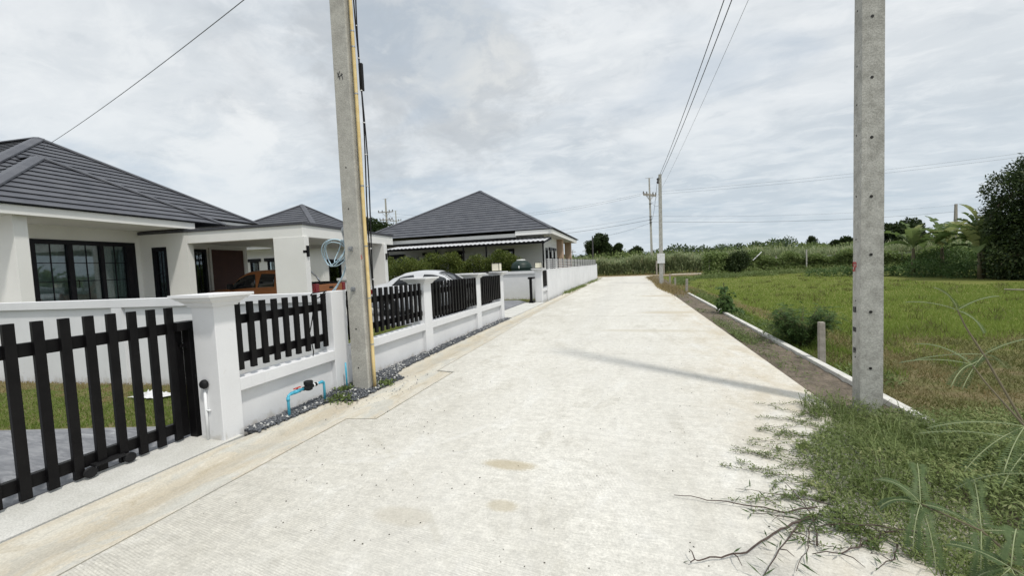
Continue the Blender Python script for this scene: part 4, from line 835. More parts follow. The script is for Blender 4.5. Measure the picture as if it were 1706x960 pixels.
# sedan, rear at y=0
SED=[(0,.42,.78,.84,.72,.62),(.06,.30,.90,.99,.80,.68),(.30,.24,.96,1.06,.845,.66),(.62,.21,.97,1.115,.865,.63),(1.0,.20,.98,1.30,.875,.575),(1.4,.19,.975,1.425,.88,.555),(1.9,.19,.965,1.475,.885,.56),(2.4,.19,.955,1.455,.885,.56),(2.8,.19,.945,1.34,.88,.58),(3.15,.19,.93,1.13,.875,.63),(3.4,.2,.90,.99,.865,.67),(3.9,.2,.84,.93,.845,.66),(4.3,.24,.74,.82,.79,.60),(4.47,.36,.62,.66,.66,.50)]
S=thing('parked_car','pale silver sedan with dark windows parked behind the picket fence','car',(-7.62,13.86,.04),7); S.rotation_euler.z=R(-83); S.scale=(1,1,1.045)
car_body('body',SED,MT['silver'],S)
for sd in (1,-1):
    side_panel('side_window',SED,1.98,3.02,.10,.86,MT['carglass'],S,sd,skew=.14)
    side_panel('side_window',SED,.98,1.90,.10,.86,MT['carglass'],S,sd,skew=.22)
    for y in (.86,3.58): wheel(S,sd*.77,y,.315,.20)
    mesh_obj('tail_light',MB().frustum((sd*.74-.13,sd*.74+.10,-.03,.02),(sd*.70-.13,sd*.70+.11,-.01,.16),.70,.95).box(sd*.70-.10,sd*.70+.135,.02,.30,.74,.90),MT['taillight'],S,bevel=.015)
    mesh_obj('mirror',MB().box(sd*.93-.09,sd*.93+.09,2.86,2.98,.98,1.11),MT['silver'],S,bevel=.03)
    mesh_obj('door_handle',MB().box(sd*.875-.012,sd*.875+.022,1.95,2.12,.85,.88).box(sd*.875-.012,sd*.875+.022,1.12,1.28,.86,.89),MT['chrome'],S,bevel=.006)
top_panel('rear_window',SED,.72,1.30,MT['carglass'],S,.88,.92); top_panel('windscreen',SED,2.62,3.28,MT['carglass'],S,.93,.98)
mesh_obj('bumper',MB().box(-.80,.80,-.05,.16,.36,.58),MT['silver'],S,bevel=.05)
mesh_obj('number_plate',MB().box(-.26,.26,-.058,-.045,.62,.74),MT['whitepvc'],S)
# pickup, rear at y=0, facing the house
PK=[(0,.55,1.06,1.12,.86,.82),(.10,.50,1.08,1.13,.89,.84),(.9,.48,1.08,1.13,.91,.86),(1.36,.46,1.07,1.13,.915,.86),(1.46,.46,1.07,1.62,.915,.70),(1.62,.46,1.07,1.71,.915,.665),(2.2,.45,1.06,1.745,.92,.66),(2.8,.45,1.05,1.725,.92,.66),(3.15,.45,1.04,1.60,.92,.68),(3.55,.45,1.03,1.30,.915,.74),(3.85,.46,1.02,1.11,.905,.78),(4.5,.47,.98,1.06,.89,.76),(4.95,.50,.88,.94,.84,.70),(5.15,.58,.74,.78,.74,.62)]
P=thing('pickup_truck','copper orange pickup truck parked under the carport, tail to the road','truck',(-9.42,13.66,.1),7)
P.rotation_euler.z=R(97)
car_body('body',PK,MT['orange'],P,90)
for sd in (1,-1):
    side_panel('side_window',PK,2.42,3.52,.08,.88,MT['carglass'],P,sd,skew=.13); side_panel('side_window',PK,1.66,2.34,.08,.88,MT['carglass'],P,sd,skew=.06)
    for y in (.95,4.25): wheel(P,sd*.80,y,.37,.25)
    tl=mesh_obj('tail_light',MB().box(sd*.80-.09,sd*.80+.115,-.035,.20,.84,1.16),MT['taillight'],P,bevel=.02); mesh_obj('clear_lens',MB().box(sd*.80-.085,sd*.80+.12,-.038,.10,.72,.835),MT['whitepvc'],tl,bevel=.01)
    mesh_obj('mirror',MB().box(sd*1.02-.10,sd*1.02+.10,3.30,3.42,1.08,1.28),MT['rubber'],P,bevel=.03)
    mesh_obj('roll_bar',MB().tube([(sd*.78,.95,1.14),(sd*.77,1.12,1.42),(sd*.70,1.30,1.62),(sd*.55,1.33,1.68),(0,1.33,1.70)],.035,10).tube([(sd*.78,.90,1.16),(sd*.78,1.36,1.16)],.03,10),MT['chrome'],P,smooth=True)
top_panel('windscreen',PK,3.04,3.74,MT['carglass'],P,.93,.96); top_panel('rear_window',PK,1.40,1.47,MT['carglass'],P,.85,.9)
mesh_obj('bed_cover',MB().box(-.76,.76,.06,1.30,1.135,1.165),MT['rubber'],P,bevel=.01)
rib=MB()
for k in range(6): rib.box(-.70+.26*k-.06,-.70+.26*k+.06,.25,1.05,1.165,1.215)
mesh_obj('bed_cargo',rib,MT['rubber'],P,bevel=.015)
tg=mesh_obj('tailgate',MB().box(-.70,.70,-.03,.05,.62,1.12),MT['orange'],P,bevel=.02); mesh_obj('handle',MB().box(-.12,.12,-.045,-.028,.96,1.03),MT['rubber'],tg,bevel=.006)
mesh_obj('bumper',MB().box(-.86,.86,-.14,.06,.42,.58),MT['chrome'],P,bevel=.03)
# ------------------------------------------------------------------ vegetation near the camera
def kerbx(y): return np.interp(y,[-4,4.7,20.4,44],[2.66,2.49,2.18,2.0])+.10
ZG=-.16
def vn(x,y,s,seed=0):
    """cheap smooth value noise"""
    r=np.random.default_rng(100+seed); T=r.random((64,64)); u=x/s+500; v=y/s+500
    i,j=np.floor(u).astype(int),np.floor(v).astype(int); f,g=u-i,v-j; f=f*f*(3-2*f); g=g*g*(3-2*g)
    q=lambda a,b: T[(i+a)%64,(j+b)%64]
    return (q(0,0)*(1-f)+q(1,0)*f)*(1-g)+(q(0,1)*(1-f)+q(1,1)*f)*g
def scatter(n,x0,x1,y0,y1,pw=1.6):
    u=rng.random(n); y=(y0**(1-pw)+(y1**(1-pw)-y0**(1-pw))*u)**(1/(1-pw)); return rng.uniform(0,1,n),y
# field of young rice
n=150000; u,y=scatter(n,0,1,6.5,44,1.7); x=kerbx(y)+u*(1.2+y*.78)
near=(y+3.0*(vn(x,y,1.6,1)-.5)+1.6*(vn(x,y,.5,2)-.5)); keep=(near+(rng.random(n)-.5)*1.8>np.interp(x,[2.5,3.4,4.6,7],[8.4,8.9,9.8,10.6]))&~((np.abs(x-(4.35-.055*y)+(vn(x,y,.8,3)-.5)*.5)<.36)&(rng.random(n)<.90))&~((x>14.5+.0*y)&(y>24+.3*(x-14.5)))
strip=x<4.1-.055*y
P=np.stack([x,y,np.full(n,ZG)],1)[keep]; st=strip[keep]; h=np.where(st,.10,.075)*rng.uniform(.6,1.4,len(P))*(.8+.5*vn(P[:,0],P[:,1],2.5,4))
V,F,rd=blades(P,h,.008+.0008*P[:,1],rng.uniform(.1,.7,len(P)))
patch=vn(P[:,0],P[:,1]*.6,3.2,9)*.55+vn(P[:,0],P[:,1],.9,8)*.25
rd=np.clip(patch*.85+rd*.30-np.where(st,.22,0),0,1)
tag(np_obj('field_grass',V,F,MT['rice'],rnd=rd),'bright green young grass covering the flat field right of the road','grass',kind='stuff')
# taller tufts standing out of the field
n=260; yc=rng.uniform(9,40,n); xc=kerbx(yc)+.8+rng.random(n)*(1+yc*.72); m=16; x=(xc[:,None]+rng.normal(size=(n,m))*.10).ravel(); y=(yc[:,None]+rng.normal(size=(n,m))*.10).ravel(); P=np.stack([x,y,np.full(n*m,ZG)],1); k=~((x>15)&(y>24)); V,F,rd=blades(P[k],rng.uniform(.10,.24,k.sum()),.012+.0007*y[k],rng.uniform(.2,.9,k.sum()))
tag(np_obj('field_tufts',V,F,MT['rough'],rnd=rd*.8),'scattered taller tufts standing out of the bright field','grass',kind='stuff')
# dry trodden grass near the pole
n=105000; y=rng.uniform(2.0,12.0,n); x=kerbx(y)+rng.random(n)**1.2*(2.0+y*.65)
near=(y+2.2*(vn(x,y,1.6,1)-.5)+1.0*(vn(x,y,.5,2)-.5)); keep=(near<10.8+rng.normal(size=n)*.7)&(rng.random(n)<.35+.65*vn(x,y,.45,31))
P=np.stack([x,y,np.full(n,ZG)],1)[keep]; V,F,rd=blades(P,rng.uniform(.025,.085,len(P)),.007+.0007*P[:,1],rng.uniform(.3,1.0,len(P)))
dry=vn(P[:,0],P[:,1],.55,5); rd=np.clip(dry*1.1-.30+rd*.55,0,1)
tag(np_obj('rough_grass',V,F,MT['rough'],rnd=rd),'short brownish trodden grass beside the kerb and the bare pole','grass',kind='stuff')
# track of dry grass
n=9000; y=rng.uniform(6,30,n); x=4.35-.055*y+rng.normal(size=n)*.17; P=np.stack([x,y,np.full(n,ZG)],1); V,F,rd=blades(P,rng.uniform(.02,.06,n),.012,rng.uniform(.3,1,n)); tag(np_obj('track_grass',V,F,MT['dry'],rnd=rd),'worn strip of straw coloured grass running along the field edge','grass',kind='stuff')
# lawn of the first plot
n=42000; x=rng.uniform(-12.5,-4.25,n); y0=np.interp(x,[-14,-6.95,-4.95,-4.2],[.72,2.54,3.06,3.07]); y1=np.interp(x,[-18,-4.06],[3.08,4.64]); y=y0+(y1-y0)*rng.random(n)
keep=~((x>-5.5)&(y>y1)); fr=(y-y0)/(y1-y0); P=np.stack([x,y,np.full(n,-.02)],1); V,F,rd=blades(P,rng.uniform(.025,.07,n)*(1-.4*fr),.010,rng.uniform(.2,.8,n)); 
dr=np.clip((fr-.52)*3+(vn(x,y,.5,6)-.5)*1.6,0,1); rd=np.clip(rd*.6+dr*.45,0,1); V2=V.reshape(n,3,3)
kd=dr>.55
tag(np_obj('lawn_grass',V2[~kd].reshape(-1,3),np.arange((~kd).sum()*3).reshape(-1,3),MT['lawn'],rnd=rd[~kd]),'short green lawn behind the near black gate','grass',kind='stuff')
tag(np_obj('dry_lawn_grass',V2[kd].reshape(-1,3),np.arange(kd.sum()*3).reshape(-1,3),MT['dry'],rnd=rng.random(kd.sum())),'band of dried lawn grass along the foot of the white side wall','grass',kind='stuff')
n=26000; y=rng.uniform(4.9,10.2,n); x=rng.uniform(-9.5,-4.1,n); y2=rng.uniform(17.3,18.5,2500); x2=rng.uniform(-11,-4.4,2500); P=np.stack([np.r_[x,x2],np.r_[y,y2],np.full(n+2500,-.03)],1); V,F,rd=blades(P,rng.uniform(.04,.10,len(P)),.014,rng.uniform(.2,.8,len(P)))
tag(np_obj('yard_grass',V,F,MT['lawn'],rnd=np.clip(rd+.15,0,1)),'strips of green lawn inside the fence and under the far side wall','grass',kind='stuff')
# crumpled white sheet on the lawn
gx,gy=np.meshgrid(np.linspace(0,1,15),np.linspace(0,1,9)); hz_=.02+.11*rng.random(gx.shape)*np.sin(gx*3.1)*np.sin(gy*3.1)
V=np.stack([-6.75+gx*.52+gy*.10,3.62+gy*.20+gx*.05+rng.normal(size=gx.shape)*.012,hz_],2).reshape(-1,3); F=[[r_*15+c_,r_*15+c_+1,(r_+1)*15+c_+1,(r_+1)*15+c_] for r_ in range(8) for c_ in range(14)]
tag(np_obj('plastic_sheet',V,F,MT['foil']),'crumpled white sheet lying on the near lawn','sheet')
# --- weeds spilling over the slab around the bare pole
def poly_in(px,py,poly):
    c=np.zeros(len(px),bool); q=len(poly)
    for i in range(q):
        x1,y1=poly[i]; x2,y2=poly[(i+1)%q]; c^=((y1>py)!=(y2>py))&(px<(x2-x1)*(py-y1)/(y2-y1+1e-9)+x1)
    return c
WE=[(1.62,4.95),(1.62,4.4),(1.45,4.0),(1.22,3.75),(1.12,3.35),(1.03,3.0),(1.08,2.78),(1.22,2.6),(1.30,2.3),(1.4,1.9),(1.55,1.2),(3.6,1.2),(4.2,4.4),(3.1,4.75),(2.5,4.6),(2.3,4.72)]
n=200000; x=rng.uniform(.8,4.2,n); y=rng.uniform(1.2,5.0,n); ed=.22*(vn(x,y,.25,11)-.5)+.22*(vn(x,y,.09,12)-.5); k=poly_in(x+ed,y+ed*.6,WE)&(rng.random(n)<.5+.5*vn(x,y,.35,13)); x,y=x[k],y[k]; n=len(x)
hgt=.05+.23*vn(x,y,.5,14)*np.clip((x-1.0)/.8,.12,1)
u_=rng.random(n); P=np.stack([x,y,-.02+hgt*u_**.7],1); D=unit(rng.normal(size=(n,3))*np.array([1,1,.55])+np.array([-.2,0,.25])); N=unit(rng.normal(size=(n,3))*.5+np.array([0,0,1])); V,F=diamonds(P,D,N,rng.uniform(.016,.036,n)*(.8+.7*u_),rng.uniform(.006,.011,n)*(.8+.5*u_))
rd=np.clip(u_*.55+rng.random(n)*.35+.35*(vn(x,y,.22,15)-.4),0,1)  # tone follows height: shaded gaps low down and sun highlights on top, painted in
ns=7000; k=rng.integers(0,n,ns); Ps=P[k].copy(); Ps[:,2]=-.02; Vs,Fs,rs=blades(Ps,rng.uniform(.08,.24,ns),.0035,rng.uniform(.3,1.1,ns),2)
V=np.concatenate([V,Vs]); F=np.concatenate([F,Fs+len(P)*4]); rd=np.concatenate([rd,rs*.8])
nb=5200; xb,yb=rng.uniform(1.35,3.6,nb),rng.uniform(2.3,4.9,nb); kk=poly_in(xb,yb,WE)&(vn(xb,yb,.3,16)>.45); Pb=np.stack([xb,yb,np.full(nb,-.03)],1)[kk]; Vb,Fb,rb=blades(Pb,rng.uniform(.14,.34,len(Pb)),.006,rng.uniform(.3,1.2,len(Pb)),2)
F=np.concatenate([F,Fb+len(V)]); V=np.concatenate([V,Vb]); rd=np.concatenate([rd,np.clip(rb*.7+.15,0,1)])
tag(np_obj('weeds',V,F,MT['weed'],rnd=rd),'tangle of low green weeds creeping over the slab around the bare pole','weeds',kind='stuff')
# creeping runners reaching out over the concrete
def runner(pts,seed):
    r=np.random.default_rng(seed); pts=np.array(pts,float); m=len(pts)*6; tt=np.linspace(0,len(pts)-1,m); q=np.stack([np.interp(tt,np.arange(len(pts)),pts[:,i]) for i in range(3)],1); q[:,2]+=.006+.01*np.abs(np.sin(tt*2.7+seed)); q[:,:2]+=r.normal(size=(m,2))*.004; return q
RV,RF,RR=[],[],[]; rb_=MB()
for s_ in range(34):
    a=random.random(); x0=1.1+.5*a+random.uniform(-.1,.2); y0=random.uniform(2.5,4.9); L=random.uniform(.25,.75); ang=math.radians(random.uniform(150,215)); y0=4.95-(4.95-2.5)*((s_+random.random())/34)**.75; x0=float(np.interp(y0,[2.5,3.0,3.4,3.75,4.0,4.4,4.95],[1.25,1.12,1.2,1.3,1.5,1.65,1.7]))+random.uniform(-.05,.12); L=random.uniform(.22,.62); p=[(x0+L*t_*math.cos(ang)+.06*math.sin(t_*5+s_),y0+L*t_*math.sin(ang)*.6+.05*math.sin(t_*6+s_*2),.004) for t_ in (0,.17,.33,.5,.66,.83,1)]
    q=runner(p,s_); rb_.tube(q,[.0018]*len(q),5)
    m=int(L*330); idx=rng.integers(0,len(q),m); Pq=q[idx]+rng.normal(size=(m,3))*np.array([.01,.01,.004])+np.array([0,0,.006]); V,F=diamonds(Pq,rng.normal(size=(m,3))*np.array([1,1,.5])+np.array([0,0,.3]),rng.normal(size=(m,3))*.4+np.array([0,0,1]),rng.uniform(.012,.030,m),rng.uniform(.005,.009,m))
    RF.append(F+sum(len(v) for v in RV)); RV.append(V); RR.append(rng.random(m)*.8)
tag(np_obj('creeping_weeds',np.concatenate(RV),np.concatenate(RF),MT['weed'],rnd=np.concatenate(RR)),'thin leafy runners reaching from the weeds onto the pale slab','weeds',kind='stuff')
o=mesh_obj('creeping_stems',rb_,MT['twig']); tag(o,'fine brown runner stems lying on the slab beside the weeds','weeds',kind='stuff')
# fallen dark sprigs with narrow hanging leaves
def sprig(pts,label,seed,r0=.006,leaves=10,side=()):
    pts=[Vector((p[0],p[1],.018 if len(p)==2 else p[2])) for p in pts]; r=random.Random(seed)
    t=thing('fallen_sprig',label,'sprig',(pts[-1].x,pts[-1].y,0),group='dark sprigs lying on the slab by the weeds')
    st=MB(); m=len(pts); q=[]
    for i in range(m-1):
        for k in range(4): u=k/4; p=pts[i].lerp(pts[i+1],u); q.append(p+Vector((r.uniform(-.004,.004),r.uniform(-.004,.004),.012*math.sin(len(q)*.8)**2)))
    q.append(pts[-1]); st.tube(q,[r0*(.35+.65*i/(len(q)-1)) for i in range(len(q))],6)
    for (i,dx,dy) in side: p=q[min(i,len(q)-1)]; st.tube([p,p+Vector((dx*.5,dy*.5,.02)),p+Vector((dx,dy,.01))],[r0*.5,r0*.4,r0*.2],5)
    part('stem',st,MT['twig'],t,smooth=True)
    P,D=[],[]
    for i in range(leaves):
        p=q[r.randrange(len(q))]; P.append(p); D.append((r.uniform(-1,1),r.uniform(-1,1)-.35,r.uniform(-.15,.35)))
    V,F=diamonds(np.array([tuple(p) for p in P])+np.array([0,0,.006]),np.array(D),np.random.default_rng(seed).normal(size=(leaves,3))*.5+np.array([0,0,1]),np.random.default_rng(seed+1).uniform(.05,.10,leaves),np.full(leaves,.009))
    np_obj('leaves',V,F,MT['frond'],t,rnd=np.random.default_rng(seed).random(leaves)*.5,off=base_of(t))
sprig([(.20,2.81),(.40,2.80),(.61,2.79),(.83,2.76),(1.03,2.87)],'longest dark sprig pointing left across the slab, thin and nearly straight',1,.0055,9)
sprig([(.22,2.18),(.27,2.21),(.38,2.26),(.52,2.33),(.70,2.53),(.79,2.61),(.95,2.74)],'dark sprig with a hooked tip bending down left over the ribbed slab',2,.007,14,((2,-.02,.06),(10,.02,-.10)))
sprig([(.55,2.16),(.74,2.47),(.86,2.65),(.97,2.78)],'dark forked sprig pointing straight towards the viewer',3,.0065,16,((3,.05,-.06),(6,.08,-.10)))
sprig([(.91,3.13,.05),(.95,2.95,.03),(.97,2.77),(.93,2.60),(.89,2.48)],'short leafy sprig crossing between the weeds and the ribbed slab',4,.005,12)
sprig([(.84,2.40),(.98,2.44),(1.10,2.52),(1.25,2.66),(1.4,2.72)],'bent brown sprig lying lowest near the bottom edge of the weeds',5,.006,18,((4,.06,-.10),(8,.05,.08),(12,-.06,-.12)))
sprig([(1.02,2.66,.04),(1.16,2.67,.05),(1.32,2.66,.06),(1.45,2.6,.07)],'dark sprig half buried in the weeds with narrow drooping leaves',6,.006,22,((5,.03,-.16),(9,.02,-.18)))
sprig([(.63,2.70),(.80,2.72),(.96,2.66),(1.12,2.70)],'thin sprig lying between the straight sprig and the hooked one',8,.004,14,((4,-.08,-.08),(8,.03,.10)))
sprig([(.72,2.25),(.84,2.45),(.90,2.62),(.98,2.74)],'thin leafy sprig right beside the forked one',9,.004,14,((5,.07,-.03),))
sprig([(1.10,2.36),(1.22,2.46),(1.3,2.6)],'short dark sprig under the star of drooping fronds',10,.005,12,((3,-.08,.02),))
sprig([(.60,2.98),(.78,2.97),(.96,2.94),(1.12,2.92)],'thin pale sprig just above the longest straight one',12,.003,12)
# --- pinnate frond plant close to the camera
def pinnate(mb,A,Bp,npair,ll,lw,curl,seed,up=Vector((0,0,1))):
    A,Bp=Vector(A),Vector(Bp); d=(Bp-A); L=d.length; d.normalize(); s=d.cross(up).normalized(); u=s.cross(d); q=[]
    for i in range(13): t_=i/12; q.append(A+d*L*t_+u*curl*(4*t_*(1-t_))*L)
    P,D,N,LL=[],[],[],[]
    for i in range(npair):
        t_=.08+.9*i/npair; k=t_*12; j=min(int(k),11); p=q[j].lerp(q[j+1],k-j); tang=(q[j+1]-q[j]).normalized(); un=s.cross(tang)
        for sd in (1,-1): P.append(tuple(p)); D.append(tuple(s*sd*1.0+tang*.30+un*(.10+.0*sd))); N.append(tuple(un)); LL.append(ll*(math.sin(math.pi*min(1,.25+.75*(1-abs(t_-.45)*1.35)))*.55+.5)*(1-.35*max(0,t_-.75)*4*.5))
    mb.append((q,np.array(P),np.array(D),np.array(N),np.array(LL),lw))
def frond_plant(name,label,stem,fronds,seed,group,rs=.005):
    t=thing(name,label,'plant',(stem[0][0],stem[0][1],0),group=group)
    st=MB(); st.tube(stem,[rs*(1-.6*i/(len(stem)-1)) for i in range(len(stem))],8); part('stem',st,MT['stemgreen'],t,smooth=True)
    for (A,Bp,npair,ll,lw,curl) in fronds:
        lst=[]; pinnate(lst,A,Bp,npair,ll,lw,curl,seed); q,P,D,N,LL,lw=lst[0]
        V,F=diamonds(P,D,N,LL,np.full(len(P),lw)); o=np_obj('frond',V,F,MT['frond'],t,rnd=np.random.default_rng(seed).random(len(P))*.45+.5*np.random.default_rng(seed+7).random(),off=base_of(t))
        part('rachis',MB().tube(q,.0014,5),MT['rachis'],o,smooth=True); seed+=1
rr0=np.random.default_rng(5)
def fan(base,tips,npair=24,ll=.020,lw=.0048,curl=.08): return [(base,tp,npair,ll,lw,curl if i%2==0 else curl*1.6) for i,tp in enumerate(tips)]
GP='feathery plants close in front at the lower right'
stem=[(1.30,1.35,0),(1.27,1.5,.45),(1.22,1.72,.95),(1.18,1.87,1.21),(1.165,1.93,1.30),(1.158,1.96,1.36)]
fr=fan(stem[-1],[(1.04,2.04,1.385),(1.08,1.95,1.45),(1.29,1.98,1.41),(1.20,1.9,1.28)],18,.017,.0042)+fan(stem[3],[(1.01,1.93,1.17),(1.38,1.90,1.27),(1.08,1.80,1.10),(1.30,1.95,1.14)],20,.019,.0046,.05)+fan(stem[2],[(.96,1.80,.93),(1.42,1.70,1.02),(1.06,1.60,.85),(1.38,1.80,.9)],22,.023,.0052)
frond_plant('feathery_plant','tall thin feathery plant, its tip reaching highest before the field',stem,fr,31,GP)
stem=[(1.36,1.25,0),(1.28,1.40,.5),(1.20,1.58,.9),(1.165,1.68,1.02),(1.14,1.80,1.13),(1.13,1.84,1.18)]
fr=fan(stem[-1],[(.96,1.92,1.16),(1.05,2.0,1.22),(1.24,1.92,1.18),(1.02,1.75,1.12)],20,.019,.0046)+fan(stem[3],[(.94,1.72,.98),(1.33,1.75,1.0),(1.03,1.55,.92),(1.30,1.58,.96),(.98,1.62,.88)],22,.023,.0052)+fan(stem[2],[(.98,1.66,.80),(1.38,1.55,.85),(1.24,1.45,.76),(1.05,1.5,.72)],22,.025,.0055,.14)
frond_plant('feathery_plant','feathery plant with pale curled fronds, second tallest by the right edge',stem,fr,61,GP)
stem=[(1.32,1.15,0),(1.20,1.27,.40),(1.05,1.40,.66),(.95,1.50,.76),(.86,1.60,.77)]
fr=fan(stem[-1],[(.93,1.75,.84),(.80,1.52,.66),(.845,1.50,.62),(.79,1.70,.79),(.99,1.56,.72),(.76,1.62,.73)],24,.030,.0066,.12)+fan(stem[3],[(1.03,1.66,.84),(.90,1.42,.64),(1.12,1.50,.74)],24,.030,.0066,.10)+fan(stem[2],[(1.0,1.28,.60),(.93,1.33,.56),(1.18,1.48,.70),(1.05,1.22,.55)],24,.031,.0070,.1)
frond_plant('feathery_plant','low dark feathery plant with a star of drooping fronds over the twigs',stem,fr,91,GP,.006)
stem=[(1.40,1.10,0),(1.27,1.20,.42),(1.12,1.28,.62),(1.0,1.34,.72),(.93,1.37,.74)]
fr=fan(stem[-1],[(.84,1.33,.62),(.86,1.40,.60),(.92,1.28,.58),(1.0,1.46,.80),(.85,1.46,.73),(1.02,1.26,.62)],24,.030,.0066,.1)+fan(stem[2],[(1.14,1.42,.75),(1.25,1.30,.66),(1.05,1.2,.52),(1.2,1.18,.55)],24,.031,.0070,.1)
frond_plant('feathery_plant','lowest feathery plant in the bottom right corner of the scene',stem,fr,121,GP,.006)
# shrubs behind the kerb
def feather_shrub(name,label,c,h,w,nst,seed,mat,group=None):
    r=np.random.default_rng(seed); t=thing(name,label,'shrub',c,group=group); st=MB(); VV,FF,RR=[],[],[]; cnt=0
    for i in range(nst):
        a=r.random()*6.28; k=r.uniform(.4,1)**.6; tip=np.array([c[0]+math.cos(a)*w*k,c[1]+math.sin(a)*w*k,c[2]+h*r.uniform(.55,1.0)*(1.05-.35*k)]); b=np.array(c)+np.array([math.cos(a)*.06,math.sin(a)*.06,0]); mid=(b+tip)/2+np.array([0,0,.12*h])
        st.tube([b,mid,tip],[.006,.004,.0015],5)
        for j in range(11):
            u=.25+.75*j/10; p=(1-u)**2*b+2*u*(1-u)*mid+u*u*tip; dd=unit(r.normal(size=3)*np.array([1,1,.45])); L=r.uniform(.10,.20)
            m=16; tt=np.linspace(.1,1,m); Pm=p+dd*L*tt[:,None]; Pm[:,2]-=.05*tt**2; sd=np.where(np.arange(m)%2==0,1,-1)[:,None]; sv=unit(np.cross(dd,np.array([0,0,1.0])))
            V,F=diamonds(Pm,sv*sd+dd*.5+r.normal(size=(m,3))*.2,np.tile([0,0,1.0],(m,1))+r.normal(size=(m,3))*.3,np.full(m,.042),np.full(m,.017)); FF.append(F+cnt); VV.append(V); cnt+=len(V); RR.append(np.full(m,r.random()*.85))
    part('stems',st,MT['stemgreen'],t,smooth=True); np_obj('foliage',np.concatenate(VV),np.concatenate(FF),mat,t,rnd=np.concatenate(RR),off=base_of(t)); return t
feather_shrub('feathery_shrub','dark feathery shrub behind the kerb beside the short concrete post',(2.90,8.75,ZG),1.05,.58,80,3,MT['shrub'])
t=thing('leafy_shrub','upright shrub with big leaves at the far part of the kerb','shrub',(2.42,13.0,ZG)); bl=[(2.46,13.0,.0,.28,.26,.20),(2.36,12.95,.28,.22,.2,.2),(2.45,13.0,.48,.17,.16,.18),(2.34,13.0,.70,.10,.1,.13),(2.62,12.8,.0,.22,.22,.15)]
V,F,rd=leaf_cloud(bl,520,.13,.10,.6,.6); np_obj('foliage',V,F,MT['shrub'],t,rnd=rd,off=base_of(t)); part('stem',MB().tube([(2.42,13,ZG),(2.40,13,.5),(2.37,13,.86)],.012,6),MT['stemgreen'],t)
V,F,rd=leaf_cloud([(2.62,12.2,-.1,.3,.9,.16),(2.9,10.6,-.08,.4,.9,.14),(2.7,9.3,-.05,.35,.6,.18),(2.75,14.5,-.05,.3,1.6,.12),(2.7,18,-.05,.35,2.2,.12),(2.7,22,-.1,.5,2.0,.12),(2.9,6.6,-.12,.4,.5,.10)],9000,.07,.02,.1); tag(np_obj('verge_plants',V,F,MT['weed'],rnd=rd*.7),'leafy weeds growing along the outer side of the kerb','weeds',kind='stuff')
n=3200; y=rng.choice([6.6,7.4,8.6,9.0,9.6,10.6,11.5,13.5,16.0,18.5],n,p=[.04,.06,.16,.2,.16,.16,.08,.06,.04,.04])+rng.normal(size=n)*.35; x=np.clip(np.interp(y,[-4,4.69,12,19.9],[1.98,1.88,1.70,1.49])+.06+np.abs(rng.normal(size=n))*.22,0,2.45); P=np.stack([x,y,np.full(n,-.03)+rng.random(n)*.05],1)
V,F=diamonds(P,rng.normal(size=(n,3))*np.array([1,1,.4])+np.array([0,0,.3]),rng.normal(size=(n,3))*.4+np.array([0,0,1]),rng.uniform(.03,.06,n),rng.uniform(.010,.02,n)); tag(np_obj('verge_weeds',V,F,MT['weed'],rnd=rng.random(n)*.6),'flat green weeds creeping over the bare soil verge','weeds',kind='stuff')
n=5200; y=np.concatenate([rng.normal(24.0,2.2,n//2),rng.uniform(20.3,43,n-n//2)]); x0=np.interp(y,[19.9,24,31,40,44.2],[1.49,1.2,1.05,.75,1.6]); x=x0-.12+np.abs(rng.normal(size=n))*.55; P=np.stack([x,y,np.full(n,-.05)],1); V,F,rd=blades(P,rng.uniform(.05,.22,n),.03,rng.uniform(.3,1,n)); tag(np_obj('verge_grass',V,F,MT['dry'],rnd=np.clip(rd*1.2,0,1)),'dry tufted grass spilling over the far right edge of the road','grass',kind='stuff')
# small weeds at foot of pole and long wall
n=400; P=np.concatenate([np.stack([-3.80+rng.normal(size=120)*.05,4.42+rng.normal(size=120)*.05,.01+rng.random(120)*.05],1),np.stack([-3.60+rng.normal(size=160)*.09,4.12+rng.normal(size=160)*.07,.015+rng.random(160)*.03],1),np.stack([-3.42+rng.normal(size=120)*.05,4.78+rng.normal(size=120)*.05,.015+rng.random(120)*.04],1)])
V,F=diamonds(P,rng.normal(size=(n,3))+np.array([0,0,.6]),rng.normal(size=(n,3))*.5+np.array([0,0,1]),rng.uniform(.025,.06,n),rng.uniform(.02,.035,n)); tag(np_obj('gravel_weeds',V,F,MT['weed'],rnd=rng.random(n)*.6),'small round leaved weeds in the gravel at the foot of the tall pole','weeds',kind='stuff')
P=[]
for (x,y,m,sy) in ((-3.80,22.0,120,.5),(-3.78,24.0,330,.9),(-3.72,27.3,420,.9),(-3.70,33.5,300,1.6),(-3.6,37,120,2)): P.append(np.stack([x+np.abs(rng.normal(size=m))*.16-.05,y+rng.normal(size=m)*sy,np.full(m,-.01)],1))
P=np.concatenate(P); V,F,rd=blades(P,rng.uniform(.06,.22,len(P)),.03,rng.uniform(.2,1,len(P))); tag(np_obj('wall_foot_grass',V,F,MT['weed'],rnd=rd),'grass tufts at the foot of the long white wall','grass',kind='stuff')
